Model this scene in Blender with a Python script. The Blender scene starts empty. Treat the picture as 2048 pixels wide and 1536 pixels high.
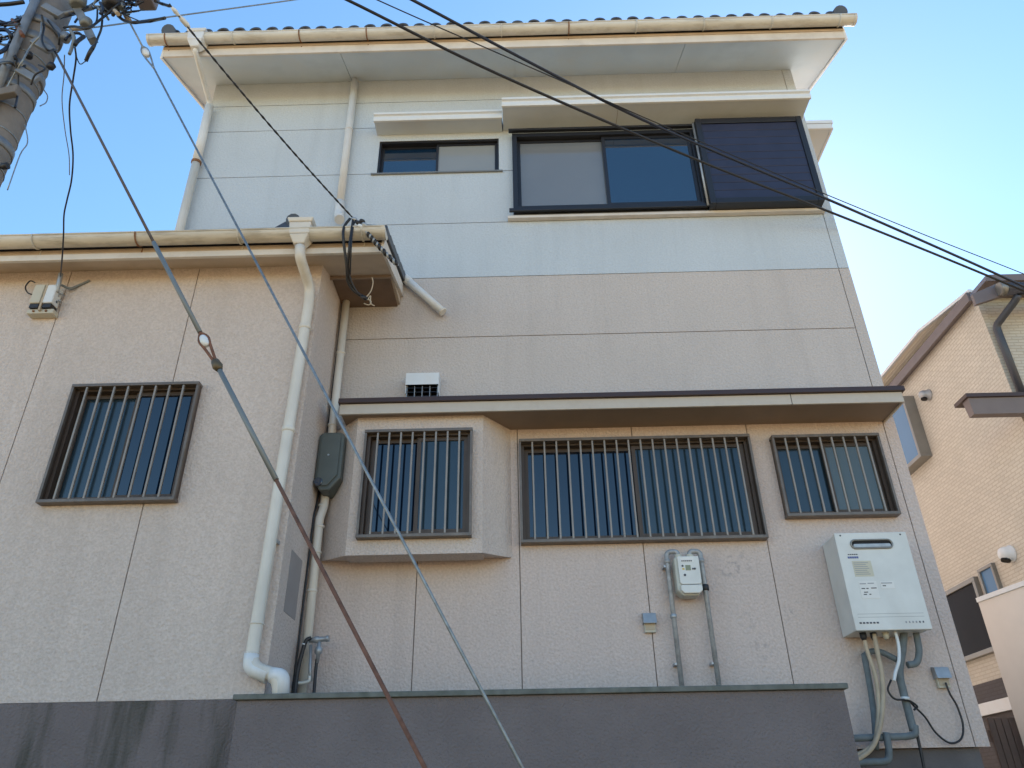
import bpy, math, random
from mathutils import Vector, Matrix
random.seed(7)
S = bpy.context.scene
COL = S.collection
rad = math.radians

# ------------------------------------------------------------------ camera
FPX = 1518.0                                   # focal length in pixels of a 2048 px wide picture
PITCH, ROLL, YAW = rad(29.674), rad(-0.959), rad(-0.706)
CAM = Vector((0, -5.1, 1.55))
FW = Vector((math.sin(YAW)*math.cos(PITCH), math.cos(YAW)*math.cos(PITCH), math.sin(PITCH)))
_r = Vector((math.cos(YAW), -math.sin(YAW), 0)); _u = _r.cross(FW)
RT = _r*math.cos(ROLL) + _u*math.sin(ROLL)
UPV = -_r*math.sin(ROLL) + _u*math.cos(ROLL)
cd = bpy.data.cameras.new('camera'); co = bpy.data.objects.new('camera', cd); COL.objects.link(co)
cd.sensor_fit = 'HORIZONTAL'; cd.sensor_width = 36; cd.lens = FPX/2048*36
cd.clip_start = 0.05; cd.clip_end = 2000
m = Matrix((RT, UPV, -FW)).transposed().to_4x4(); m.translation = CAM
co.matrix_world = m
S.camera = co

# ------------------------------------------------------------------ light
SUN_EL, SUN_AZ = 37.0, 21.0                    # azimuth measured from +Y (behind the house) towards +X
sd = Vector((math.sin(rad(SUN_AZ))*math.cos(rad(SUN_EL)), math.cos(rad(SUN_AZ))*math.cos(rad(SUN_EL)), math.sin(rad(SUN_EL))))
w = bpy.data.worlds.new('World'); S.world = w; w.use_nodes = True
nt = w.node_tree; nt.nodes.clear()
sky = nt.nodes.new('ShaderNodeTexSky'); sky.sky_type = 'NISHITA'; sky.sun_disc = False
sky.sun_elevation = rad(SUN_EL); sky.sun_rotation = rad(SUN_AZ)
sky.air_density = 1.0; sky.dust_density = 0.10; sky.ozone_density = 1.0; sky.altitude = 30
bg = nt.nodes.new('ShaderNodeBackground'); bg.inputs[1].default_value = 0.094
out = nt.nodes.new('ShaderNodeOutputWorld')
hs = nt.nodes.new('ShaderNodeHueSaturation'); hs.inputs['Hue'].default_value = 0.494; hs.inputs['Saturation'].default_value = 1.15
nt.links.new(sky.outputs[0], hs.inputs['Color']); nt.links.new(hs.outputs[0], bg.inputs[0]); nt.links.new(bg.outputs[0], out.inputs[0])
sl = bpy.data.lights.new('sun', 'SUN'); so = bpy.data.objects.new('sun', sl); COL.objects.link(so)
sl.energy = 5.0; sl.angle = rad(0.5); sl.color = (1.0, 0.94, 0.85)
so.rotation_euler = sd.to_track_quat('Z', 'Y').to_euler()
so.location = (6, 12, 14)
vs = S.view_settings; vs.view_transform = 'Standard'; vs.look = 'None'; vs.exposure = 1.70; vs.gamma = 1

# ------------------------------------------------------------------ helpers
def at(x, y, Y):
    """point in the place that the photograph shows at (x, y), when it lies at depth Y"""
    d = FW*FPX + RT*(x-1024) - UPV*(y-768)
    return CAM + d*((Y-CAM.y)/d.y)
def atX(x, y, X):
    d = FW*FPX + RT*(x-1024) - UPV*(y-768)
    return CAM + d*((X-CAM.x)/d.x)
def atZ(x, y, Z):
    d = FW*FPX + RT*(x-1024) - UPV*(y-768)
    return CAM + d*((Z-CAM.z)/d.z)

class MB:
    def __init__(s): s.v = []; s.f = []; s.sm = []
    def add(s, vs_, fs, smooth=False):
        o = len(s.v); s.v += [tuple(p) for p in vs_]
        for f in fs: s.f.append(tuple(i+o for i in f)); s.sm.append(smooth)
        return s
    def box(s, x0, x1, y0, y1, z0, z1):
        return s.add([(x0,y0,z0),(x1,y0,z0),(x1,y1,z0),(x0,y1,z0),(x0,y0,z1),(x1,y0,z1),(x1,y1,z1),(x0,y1,z1)],
                     [(0,3,2,1),(4,5,6,7),(0,1,5,4),(1,2,6,5),(2,3,7,6),(3,0,4,7)])
    def hexa(s, b, t):
        """solid from a bottom loop and a top loop (same count, counter-clockwise seen from above)"""
        n = len(b)
        return s.add(list(b)+list(t), [tuple(reversed(range(n))), tuple(range(n, 2*n))] + [(i,(i+1)%n,n+(i+1)%n,n+i) for i in range(n)])
    def prism_x(s, prof, x0, x1, smooth=False):
        """profile of (y,z) points extruded along X"""
        n = len(prof)
        s.add([(x0,y,z) for y,z in prof]+[(x1,y,z) for y,z in prof],
              [(i,(i+1)%n,n+(i+1)%n,n+i) for i in range(n)], smooth)
        o = len(s.v)-2*n
        s.f += [tuple(o+i for i in reversed(range(n))), tuple(o+n+i for i in range(n))]; s.sm += [False, False]
        return s
    def tube(s, pts, r, n=10, cap=True, r2=None):
        P = [Vector(p) for p in pts]
        q = [P[0]]
        for p in P[1:]:
            if (p-q[-1]).length > 1e-5: q.append(p)
        P = q; k = len(P)
        t0 = (P[1]-P[0]).normalized()
        a = t0.orthogonal().normalized(); vs_ = []
        for i in range(k):
            if i == 0: t = t0
            elif i == k-1: t = (P[i]-P[i-1]).normalized()
            else:
                t = ((P[i+1]-P[i]).normalized() + (P[i]-P[i-1]).normalized())
                t = t.normalized() if t.length > 1e-6 else (P[i+1]-P[i]).normalized()
            a = (a - t*a.dot(t)).normalized(); b = t.cross(a)
            rr = r if r2 is None else r + (r2-r)*i/(k-1)
            sc = 1.0
            if 0 < i < k-1:
                c = max(0.5, math.cos((P[i+1]-P[i]).angle(P[i]-P[i-1])/2)); sc = 1/c
            for j in range(n):
                an = 2*math.pi*j/n
                vs_.append(P[i] + (a*math.cos(an)+b*math.sin(an))*rr*(sc if sc < 1.2 else 1.1))
        fs = [(i*n+j, i*n+(j+1)%n, (i+1)*n+(j+1)%n, (i+1)*n+j) for i in range(k-1) for j in range(n)]
        s.add(vs_, fs, True)
        if cap:
            o = len(s.v)-k*n
            s.f += [tuple(o+j for j in reversed(range(n))), tuple(o+(k-1)*n+j for j in range(n))]; s.sm += [False, False]
        return s
    def lathe(s, base, axis, prof, n=16):
        """prof: (distance along axis, radius)"""
        axis = Vector(axis).normalized(); a = axis.orthogonal().normalized(); b = axis.cross(a); base = Vector(base)
        vs_ = [base + axis*h + (a*math.cos(2*math.pi*j/n)+b*math.sin(2*math.pi*j/n))*r for h, r in prof for j in range(n)]
        k = len(prof)
        s.add(vs_, [(i*n+j, i*n+(j+1)%n, (i+1)*n+(j+1)%n, (i+1)*n+j) for i in range(k-1) for j in range(n)], True)
        o = len(s.v)-k*n
        s.f += [tuple(o+j for j in reversed(range(n))), tuple(o+(k-1)*n+j for j in range(n))]; s.sm += [False, False]
        return s
    def slab(s, x0, x1, z0, z1, y0, y1, holes=()):
        """upright sheet facing -Y between y0 (front) and y1 with rectangular openings"""
        xs = sorted({x0, x1, *[min(max(h[i], x0), x1) for h in holes for i in (0, 1)]})
        zs = sorted({z0, z1, *[min(max(h[i], z0), z1) for h in holes for i in (2, 3)]})
        def solid(i, j):
            if i < 0 or j < 0 or i >= len(xs)-1 or j >= len(zs)-1: return False
            cx, cz = (xs[i]+xs[i+1])/2, (zs[j]+zs[j+1])/2
            return not any(h[0] < cx < h[1] and h[2] < cz < h[3] for h in holes)
        for i in range(len(xs)-1):
            for j in range(len(zs)-1):
                if not solid(i, j): continue
                a, b, c, d = xs[i], xs[i+1], zs[j], zs[j+1]
                s.add([(a,y0,c),(b,y0,c),(b,y0,d),(a,y0,d)], [(0,1,2,3)])
                s.add([(a,y1,c),(b,y1,c),(b,y1,d),(a,y1,d)], [(3,2,1,0)])
                if not solid(i-1, j): s.add([(a,y0,c),(a,y0,d),(a,y1,d),(a,y1,c)], [(0,1,2,3)])
                if not solid(i+1, j): s.add([(b,y0,c),(b,y1,c),(b,y1,d),(b,y0,d)], [(0,1,2,3)])
                if not solid(i, j-1): s.add([(a,y0,c),(a,y1,c),(b,y1,c),(b,y0,c)], [(0,1,2,3)])
                if not solid(i, j+1): s.add([(a,y0,d),(b,y0,d),(b,y1,d),(a,y1,d)], [(0,1,2,3)])
        return s
    def build(s, name, mat, parent=None, bevel=0, seg=2):
        me = bpy.data.meshes.new(name); me.from_pydata(s.v, [], s.f)
        me.polygons.foreach_set('use_smooth', s.sm); me.update()
        o = bpy.data.objects.new(name, me); COL.objects.link(o)
        me.materials.append(mat)
        if parent: o.parent = parent
        if bevel:
            b = o.modifiers.new('bevel', 'BEVEL'); b.width = bevel; b.segments = seg; b.limit_method = 'ANGLE'; b.angle_limit = rad(40)
        return o

def empty(name, loc=(0,0,0)):
    # thing root; meshes below it are written in place coordinates, so keep the root at the origin unless told
    o = bpy.data.objects.new(name, None); COL.objects.link(o); o.empty_display_size = 0.2
    o.location = loc
    return o
def tag(o, label=None, cat=None, group=None, kind=None):
    if label: o['label'] = label
    if cat: o['category'] = cat
    if group: o['group'] = group
    if kind: o['kind'] = kind
    return o
def keep(root):
    """children were built in place coordinates: cancel the root's offset"""
    mi = Matrix.Translation(root.location).inverted()
    for c in root.children: c.matrix_parent_inverse = mi
def smooth_path(pts, k=6):
    """Catmull-Rom through points"""
    P = [Vector(p) for p in pts]; P = [P[0]*2-P[1]] + P + [P[-1]*2-P[-2]]; o = []
    for i in range(1, len(P)-2):
        for j in range(k):
            t = j/k
            o.append(0.5*((2*P[i]) + (P[i+1]-P[i-1])*t + (2*P[i-1]-5*P[i]+4*P[i+1]-P[i+2])*t*t + (3*P[i]-P[i-1]-3*P[i+1]+P[i+2])*t**3))
    o.append(P[-2]); return o

# ------------------------------------------------------------------ materials
def mat(name, col, rough=0.6, metal=0.0, var=0.08, vscale=6.0, bump=0.0, bscale=60.0, spec=0.5, dirt=None, dscale=3.0, damt=0.5, streak=False):
    mt = bpy.data.materials.new(name); mt.use_nodes = True
    N = mt.node_tree.nodes; L = mt.node_tree.links; p = N['Principled BSDF']
    p.inputs['Roughness'].default_value = rough; p.inputs['Metallic'].default_value = metal
    p.inputs['Specular IOR Level'].default_value = spec
    g = N.new('ShaderNodeNewGeometry')
    n1 = N.new('ShaderNodeTexNoise'); n1.inputs['Scale'].default_value = vscale; n1.inputs['Detail'].default_value = 6
    L.new(g.outputs['Position'], n1.inputs['Vector'])
    mr = N.new('ShaderNodeMapRange'); mr.inputs[1].default_value = 0.25; mr.inputs[2].default_value = 0.75
    mr.inputs[3].default_value = 1-var; mr.inputs[4].default_value = 1+var
    L.new(n1.outputs[0], mr.inputs[0])
    mx = N.new('ShaderNodeMix'); mx.data_type = 'RGBA'; mx.blend_type = 'MULTIPLY'; mx.inputs[0].default_value = 1
    mx.inputs[6].default_value = (*col, 1); L.new(mr.outputs[0], mx.inputs[7])
    cur = mx.outputs[2]
    if dirt:
        n2 = N.new('ShaderNodeTexNoise'); n2.inputs['Scale'].default_value = dscale; n2.inputs['Detail'].default_value = 8; n2.inputs['Roughness'].default_value = 0.65
        if streak:
            mp = N.new('ShaderNodeMapping'); mp.inputs['Scale'].default_value = (1, 1, 0.12) if streak is True else streak
            L.new(g.outputs['Position'], mp.inputs['Vector']); L.new(mp.outputs[0], n2.inputs['Vector'])
        else: L.new(g.outputs['Position'], n2.inputs['Vector'])
        m2 = N.new('ShaderNodeMapRange'); m2.inputs[1].default_value = 0.48; m2.inputs[2].default_value = 0.75; m2.inputs[3].default_value = 0; m2.inputs[4].default_value = damt
        L.new(n2.outputs[0], m2.inputs[0])
        md = N.new('ShaderNodeMix'); md.data_type = 'RGBA'; md.inputs[7].default_value = (*dirt, 1)
        L.new(m2.outputs[0], md.inputs[0]); L.new(cur, md.inputs[6]); cur = md.outputs[2]
    L.new(cur, p.inputs['Base Color'])
    if bump:
        n3 = N.new('ShaderNodeTexNoise'); n3.inputs['Scale'].default_value = bscale; n3.inputs['Detail'].default_value = 3
        L.new(g.outputs['Position'], n3.inputs['Vector'])
        b = N.new('ShaderNodeBump'); b.inputs['Strength'].default_value = 1.0; b.inputs['Distance'].default_value = bump
        L.new(n3.outputs[0], b.inputs['Height']); L.new(b.outputs[0], p.inputs['Normal'])
    return mt

def stucco(name, col, dark, depth=0.006, scale=55, spots=()):
    """sprayed stone-grain render: fine pits, coloured darker than the grain"""
    mt = mat(name, col, rough=0.9, var=0.05, vscale=1.6, spec=0.2)
    N = mt.node_tree.nodes; L = mt.node_tree.links; p = N['Principled BSDF']
    src = p.inputs['Base Color'].links[0].from_socket
    g = N.new('ShaderNodeNewGeometry')
    v = N.new('ShaderNodeTexVoronoi'); v.feature = 'SMOOTH_F1'; v.inputs['Scale'].default_value = scale*1.1
    n = N.new('ShaderNodeTexNoise'); n.inputs['Scale'].default_value = scale; n.inputs['Detail'].default_value = 4; n.inputs['Roughness'].default_value = 0.6
    for t in (v, n): L.new(g.outputs['Position'], t.inputs['Vector'])
    mul = N.new('ShaderNodeMath'); mul.operation = 'ADD'; L.new(v.outputs['Distance'], mul.inputs[0]); L.new(n.outputs[0], mul.inputs[1])
    b = N.new('ShaderNodeBump'); b.inputs['Strength'].default_value = 1.0; b.inputs['Distance'].default_value = depth
    L.new(mul.outputs[0], b.inputs['Height']); L.new(b.outputs[0], p.inputs['Normal'])
    mr = N.new('ShaderNodeMapRange'); mr.inputs[1].default_value = 0.40; mr.inputs[2].default_value = 0.62; mr.inputs[3].default_value = 0.5; mr.inputs[4].default_value = 0.0
    L.new(n.outputs[0], mr.inputs[0])
    mx = N.new('ShaderNodeMix'); mx.data_type = 'RGBA'; mx.inputs[7].default_value = (*dark, 1)
    L.new(mr.outputs[0], mx.inputs[0]); L.new(src, mx.inputs[6]); cur = mx.outputs[2]
    # long faint rain streaks
    mp = N.new('ShaderNodeMapping'); mp.inputs['Scale'].default_value = (5, 5, 0.35)
    n4 = N.new('ShaderNodeTexNoise'); n4.inputs['Scale'].default_value = 1.3; n4.inputs['Detail'].default_value = 5
    L.new(g.outputs['Position'], mp.inputs['Vector']); L.new(mp.outputs[0], n4.inputs['Vector'])
    m4 = N.new('ShaderNodeMapRange'); m4.inputs[1].default_value = 0.52; m4.inputs[2].default_value = 0.78; m4.inputs[3].default_value = 0; m4.inputs[4].default_value = 0.22
    L.new(n4.outputs[0], m4.inputs[0])
    mx2 = N.new('ShaderNodeMix'); mx2.data_type = 'RGBA'; mx2.inputs[7].default_value = (*[c*0.75 for c in dark], 1)
    L.new(m4.outputs[0], mx2.inputs[0]); L.new(cur, mx2.inputs[6]); cur = mx2.outputs[2]
    for (x, y, z, r) in spots:           # scuffs
        sub = N.new('ShaderNodeVectorMath'); sub.operation = 'DISTANCE'; sub.inputs[1].default_value = (x, y, z)
        L.new(g.outputs['Position'], sub.inputs[0])
        m5 = N.new('ShaderNodeMapRange'); m5.inputs[1].default_value = r; m5.inputs[2].default_value = 0; m5.inputs[3].default_value = 0; m5.inputs[4].default_value = 1.0
        L.new(sub.outputs['Value'], m5.inputs[0])
        n5 = N.new('ShaderNodeTexNoise'); n5.inputs['Scale'].default_value = 26; n5.inputs['Detail'].default_value = 5; L.new(g.outputs['Position'], n5.inputs['Vector'])
        m6 = N.new('ShaderNodeMapRange'); m6.inputs[1].default_value = 0.5; m6.inputs[2].default_value = 0.66; m6.inputs[3].default_value = 0; m6.inputs[4].default_value = 0.5
        L.new(n5.outputs[0], m6.inputs[0])
        mm = N.new('ShaderNodeMath'); mm.operation = 'MULTIPLY'; L.new(m5.outputs[0], mm.inputs[0]); L.new(m6.outputs[0], mm.inputs[1])
        mx3 = N.new('ShaderNodeMix'); mx3.data_type = 'RGBA'; mx3.inputs[7].default_value = (0.2, 0.19, 0.2, 1)
        L.new(mm.outputs[0], mx3.inputs[0]); L.new(cur, mx3.inputs[6]); cur = mx3.outputs[2]
    L.new(cur, p.inputs['Base Color'])
    return mt

def glass(name, col, rough=0.02, ior=1.9):
    mt = mat(name, col, rough=rough, var=0.05, vscale=2)
    p = mt.node_tree.nodes['Principled BSDF']; p.inputs['IOR'].default_value = ior
    N = mt.node_tree.nodes; L = mt.node_tree.links
    g = N.new('ShaderNodeNewGeometry'); n = N.new('ShaderNodeTexNoise'); n.inputs['Scale'].default_value = 1.3
    L.new(g.outputs['Position'], n.inputs['Vector'])
    b = N.new('ShaderNodeBump'); b.inputs['Distance'].default_value = 0.004; b.inputs['Strength'].default_value = 0.6
    L.new(n.outputs[0], b.inputs['Height']); L.new(b.outputs[0], p.inputs['Normal'])
    return mt

M = {}
SC = [(1.43, 0, 3.02, 0.17), (1.36, 0, 2.98, 0.10), (1.75, 0, 2.68, 0.08), (1.46, 0, 2.65, 0.1), (1.52, 0, 2.46, 0.1)]
M['white_wall'] = stucco('white_wall', (0.53, 0.59, 0.645), (0.45, 0.505, 0.555), 0.003, 60)
M['beige_wall'] = stucco('beige_wall', (0.63, 0.53, 0.485), (0.47, 0.385, 0.345), 0.005, 62, SC)
M['mid_wall'] = stucco('mid_wall', (0.565, 0.52, 0.495), (0.44, 0.395, 0.37), 0.0045, 66)  # the lower beige made greyer: cooler skylight put into the colour
M['annex_wall'] = stucco('annex_wall', (0.63, 0.55, 0.505), (0.47, 0.40, 0.36), 0.0055, 64)
M['sealant'] = mat('sealant', (0.22, 0.18, 0.15), 0.8)
M['sealant_pale'] = mat('sealant_pale', (0.34, 0.32, 0.30), 0.8)
M['cream'] = mat('cream_paint', (0.67, 0.635, 0.59), 0.6, dirt=(0.40, 0.33, 0.26), dscale=5, damt=0.35, bump=0.0006, bscale=40)
M['tan'] = mat('tan_paint', (0.52, 0.43, 0.34), 0.7, dirt=(0.33, 0.25, 0.18), dscale=4, damt=0.5, bump=0.001, bscale=60)
M['canopy_trim'] = mat('canopy_trim', (0.50, 0.455, 0.40), 0.6, dirt=(0.34, 0.29, 0.24), dscale=6, damt=0.5)
M['soffit'] = mat('soffit_paint', (0.60, 0.665, 0.715), 0.7, dirt=(0.5, 0.46, 0.4), dscale=3, damt=0.4)
M['canopy_soffit'] = mat('canopy_soffit', (0.27, 0.20, 0.15), 0.8, dirt=(0.22, 0.17, 0.14), dscale=5, damt=0.5, bump=0.001)
M['gutter_white'] = mat('white_gutter', (0.62, 0.625, 0.60), 0.45, dirt=(0.27, 0.235, 0.18), dscale=7, damt=0.7, streak=(0.5, 1, 5))
M['gutter'] = mat('ivory_gutter', (0.61, 0.575, 0.50), 0.45, dirt=(0.24, 0.20, 0.14), dscale=7, damt=0.75, streak=(0.5, 1, 5))
M['pipe_white'] = mat('white_pipe', (0.68, 0.71, 0.73), 0.4, dirt=(0.45, 0.36, 0.26), dscale=5, damt=0.35, streak=True)
M['pipe_cream'] = mat('cream_pipe', (0.66, 0.63, 0.57), 0.4, dirt=(0.36, 0.30, 0.22), dscale=5, damt=0.45, streak=True)
M['rust'] = mat('rust', (0.23, 0.115, 0.06), 0.9, var=0.3, vscale=30)
M['tile'] = mat('roof_tile', (0.055, 0.065, 0.085), 0.45, var=0.25, vscale=9, bump=0.002, bscale=50)
M['hood_white'] = mat('hood_white', (0.70, 0.735, 0.76), 0.35, dirt=(0.5, 0.45, 0.38), dscale=6, damt=0.35)
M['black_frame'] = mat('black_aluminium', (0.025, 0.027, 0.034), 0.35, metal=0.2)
M['shutter'] = mat('dark_shutter', (0.030, 0.034, 0.064), 0.38, metal=0.15, var=0.15)
M['bronze'] = mat('bronze_aluminium', (0.145, 0.118, 0.10), 0.42, metal=0.3, var=0.15, dirt=(0.3, 0.27, 0.24), dscale=12, damt=0.3)
M['bar'] = mat('worn_bar', (0.27, 0.235, 0.205), 0.42, metal=0.25, var=0.12, vscale=10)
M['bronze_dark'] = mat('bronze_sash', (0.085, 0.062, 0.05), 0.5, metal=0.2, var=0.15)
M['glass'] = glass('window_glass', (0.003, 0.022, 0.055), 0.015, 2.3)  # blue of the reflected sky deepened in the base colour
M['glass_frost'] = glass('frosted_glass_dark', (0.016, 0.03, 0.04), 0.12, 1.65)
M['glass_low'] = glass('lower_glass', (0.003, 0.010, 0.024), 0.02, 1.7)
M['glass_curtain'] = glass('curtained_lower_glass', (0.10, 0.125, 0.125), 0.06, 1.6)
M['glass_dim'] = glass('dim_glass', (0.010, 0.013, 0.02), 0.25, 1.15)
M['sky_pane'] = glass('sky_tinted_glass', (0.10, 0.22, 0.40), 0.2, 1.3)  # blue base stands in for the sky these panes would reflect
M['glass_pale'] = glass('frosted_glass_pale', (0.26, 0.28, 0.29), 0.16, 1.7)
M['net'] = glass('net_screen', (0.17, 0.185, 0.20), 0.10, 1.9)
M['inner_soffit'] = mat('shaded_soffit', (0.17, 0.115, 0.08), 0.85, var=0.2, bump=0.001)  # shade of the eave recess put into this dark brown
M['drip'] = mat('brown_drip_edge', (0.065, 0.04, 0.035), 0.45, metal=0.2)
M['grey_wall'] = mat('grey_wall', (0.188, 0.163, 0.165), 0.9, var=0.12, vscale=3, bump=0.014, bscale=75, spec=0.2)
M['grey_base'] = mat('grey_base', (0.188, 0.163, 0.165), 0.9, var=0.12, vscale=3, bump=0.014, bscale=75, spec=0.2, dirt=(0.035, 0.042, 0.026), dscale=3.2, damt=1.0, streak=(1.6, 1, 0.22))
M['coping'] = mat('coping', (0.135, 0.145, 0.135), 0.8, var=0.3, vscale=14, dirt=(0.06, 0.075, 0.05), dscale=9, damt=0.8)
M['concrete'] = mat('foundation', (0.13, 0.12, 0.125), 0.9, var=0.15, bump=0.003)
M['heater'] = mat('heater_shell', (0.66, 0.66, 0.63), 0.38, dirt=(0.5, 0.47, 0.42), dscale=5, damt=0.25)
M['sticker'] = mat('sticker', (0.56, 0.53, 0.42), 0.6)
M['sticker_white'] = mat('sticker_white', (0.72, 0.71, 0.68), 0.6)
M['ink'] = mat('ink', (0.06, 0.065, 0.08), 0.6)
M['ink_pale'] = mat('ink_pale', (0.3, 0.31, 0.33), 0.6)
M['dark'] = mat('flat_dark', (0.01, 0.01, 0.01), 0.8)
M['gas_pipe'] = mat('gas_pipe', (0.34, 0.35, 0.36), 0.5, metal=0.2, var=0.25, vscale=25, dirt=(0.16, 0.14, 0.12), dscale=18, damt=0.6)
M['meter'] = mat('meter_shell', (0.50, 0.50, 0.44), 0.45, var=0.1)
M['lag_blue'] = mat('pipe_lagging', (0.145, 0.17, 0.18), 0.75, var=0.2, vscale=20, bump=0.002)
M['lag_beige'] = mat('pipe_tape', (0.45, 0.37, 0.27), 0.7, var=0.15, vscale=20, bump=0.001)
M['black'] = mat('black_rubber', (0.018, 0.018, 0.022), 0.5)
M['cable'] = mat('black_cable', (0.015, 0.015, 0.018), 0.45)
M['cable_blue'] = mat('blue_black_cable', (0.012, 0.017, 0.035), 0.4)
M['steel_wire'] = mat('galvanised_wire', (0.26, 0.28, 0.29), 0.5, metal=0.6, var=0.3, vscale=40)
M['guard'] = mat('guy_guard', (0.19, 0.205, 0.205), 0.5, metal=0.2)
M['rust_wire'] = mat('rusty_wire', (0.17, 0.075, 0.045), 0.8, var=0.4, vscale=40)
M['dull_wire'] = mat('dull_wire', (0.10, 0.085, 0.085), 0.7, var=0.3, vscale=40)
M['porcelain'] = mat('porcelain', (0.72, 0.74, 0.74), 0.2)
M['pole'] = mat('pole_concrete', (0.21, 0.19, 0.175), 0.9, var=0.25, vscale=7, bump=0.003, bscale=40, dirt=(0.12, 0.11, 0.10), dscale=6, damt=0.5)
M['galv'] = mat('galvanised_steel', (0.36, 0.38, 0.40), 0.45, metal=0.5, var=0.2, vscale=15)
M['galv_dark'] = mat('weathered_steel', (0.20, 0.215, 0.235), 0.5, metal=0.3, var=0.25, vscale=15)
M['meter_box'] = mat('green_grey_box', (0.085, 0.10, 0.095), 0.5, var=0.15)
M['ivory_box'] = mat('ivory_box', (0.52, 0.49, 0.40), 0.5)
M['patch'] = mat('paint_patch', (0.30, 0.275, 0.27), 0.9)
M['mauve'] = mat('mauve_trim', (0.16, 0.135, 0.137), 0.55, var=0.08)
M['slate'] = mat('slate_gutter', (0.05, 0.055, 0.07), 0.4)
M['brown_gate'] = mat('brown_board', (0.10, 0.07, 0.06), 0.7, var=0.15)
M['cream_wall'] = mat('cream_smooth', (0.68, 0.64, 0.59), 0.8, var=0.04)
M['pale_boards'] = mat('pale_boards', (0.78, 0.72, 0.60), 0.7, var=0.05)
M['alu'] = mat('window_aluminium', (0.24, 0.235, 0.22), 0.4, metal=0.4)
M['ground'] = mat('pale_ground', (0.345, 0.225, 0.10), 0.95, var=0.15, vscale=0.8, bump=0.01, bscale=12)

def siding(name, c1, c2):
    mt = mat(name, c1, rough=0.8, var=0.05, vscale=2)
    N = mt.node_tree.nodes; L = mt.node_tree.links; p = N['Principled BSDF']
    src = p.inputs['Base Color'].links[0].from_socket
    g = N.new('ShaderNodeNewGeometry'); sp = N.new('ShaderNodeSeparateXYZ'); L.new(g.outputs['Position'], sp.inputs[0])
    ad = N.new('ShaderNodeMath'); ad.operation = 'ADD'; L.new(sp.outputs[0], ad.inputs[0]); L.new(sp.outputs[1], ad.inputs[1])
    cb = N.new('ShaderNodeCombineXYZ'); L.new(ad.outputs[0], cb.inputs[0]); L.new(sp.outputs[2], cb.inputs[1])
    br = N.new('ShaderNodeTexBrick'); br.inputs['Scale'].default_value = 1; br.inputs['Brick Width'].default_value = 0.11; br.inputs['Row Height'].default_value = 0.034
    br.inputs['Mortar Size'].default_value = 0.004; br.inputs['Color1'].default_value = (1, 1, 1, 1); br.inputs['Color2'].default_value = (0.91, 0.91, 0.91, 1); br.inputs['Mortar'].default_value = (0.82, 0.79, 0.75, 1)
    L.new(cb.outputs[0], br.inputs['Vector'])
    mx = N.new('ShaderNodeMix'); mx.data_type = 'RGBA'; mx.blend_type = 'MULTIPLY'; mx.inputs[0].default_value = 1
    L.new(src, mx.inputs[6]); L.new(br.outputs['Color'], mx.inputs[7]); L.new(mx.outputs[2], p.inputs['Base Color'])
    b = N.new('ShaderNodeBump'); b.inputs['Distance'].default_value = 0.006; b.invert = True
    L.new(br.outputs['Fac'], b.inputs['Height']); L.new(b.outputs[0], p.inputs['Normal'])
    return mt
M['siding'] = siding('brick_siding', (0.61, 0.575, 0.50), None)
M['siding_dark'] = siding('brick_siding_dark', (0.09, 0.08, 0.085), None)

# ------------------------------------------------------------------ setting: ground
g = MB().add([(-150,-150,0),(150,-150,0),(150,150,0),(-150,150,0)], [(0,1,2,3)]).build('ground', M['ground']); tag(g, kind='structure')

# ------------------------------------------------------------------ the house
HX0, HX1 = -3.0, 2.78
YA = -0.65                                       # front of the single-storey wing
AX = -1.45                                       # its right-hand corner
house = empty('house'); tag(house, 'two-storey house, white render above beige, with a tiled one-storey wing', 'house')

W2 = (-0.002, 1.647, 3.190, 3.935); W3 = (1.838, 2.584, 3.335, 3.922)
US = (-1.28, -0.15, 6.72, 7.14); UB = (-0.02, 1.68, 6.185, 7.13)
WH = [W2, W3, US, UB]
AW = (-3.003, -2.175, 3.298, 4.112)
# body behind the panels
prof = [(0.10, 1.87), (8.5, 1.87), (8.5, 8.05), (4.3, 9.7), (0.10, 8.05)]
MB().prism_x(prof, HX0+0.01, HX1-0.01).build('house_body', M['beige_wall'], house)
wall_u = MB().slab(HX0+0.012, HX1-0.012, 5.50, 8.08, 0.007, 0.14, WH).build('upper_wall', M['sealant_pale'], house)
wall_l = MB().slab(-1.5, HX1-0.012, 1.875, 5.497, 0.008, 0.14, WH).build('lower_wall', M['sealant'], house)
G = 0.0035
def panel(par, name, m, x0, x1, z0, z1, holes=WH, y0=0.0, y1=0.03):
    return MB().slab(x0+G, x1-G, z0+G, z1-G, y0, y1, holes).build(name, m, par)
for a, b in ((5.50,6.10),(6.10,6.72),(6.72,7.325),(7.325,7.68),(7.68,8.075)):
    panel(wall_u, 'wall_panel', M['white_wall'], HX0, 2.688, a, b)
panel(wall_u, 'corner_panel', M['white_wall'], 2.688, HX1, 5.50, 8.075)
for a, b in ((4.10,4.90),(4.90,5.50)):
    panel(wall_l, 'wall_panel', M['mid_wall'], -1.55, 2.688, a, b)
for a, b in ((-1.55,-0.73),(-0.73,-0.03),(-0.03,0.82),(0.82,1.672),(1.672,2.688)):
    panel(wall_l, 'wall_panel', M['beige_wall'], a, b, 1.87, 4.10)
panel(wall_l, 'corner_panel', M['mid_wall'], 2.688, HX1, 4.10, 5.50)
panel(wall_l, 'corner_panel', M['beige_wall'], 2.688, HX1, 1.87, 4.10)
MB().box(-1.4, HX1-0.05, 0.05, 8.4, 0.002, 1.869).build('foundation', M['concrete'], house)

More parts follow.
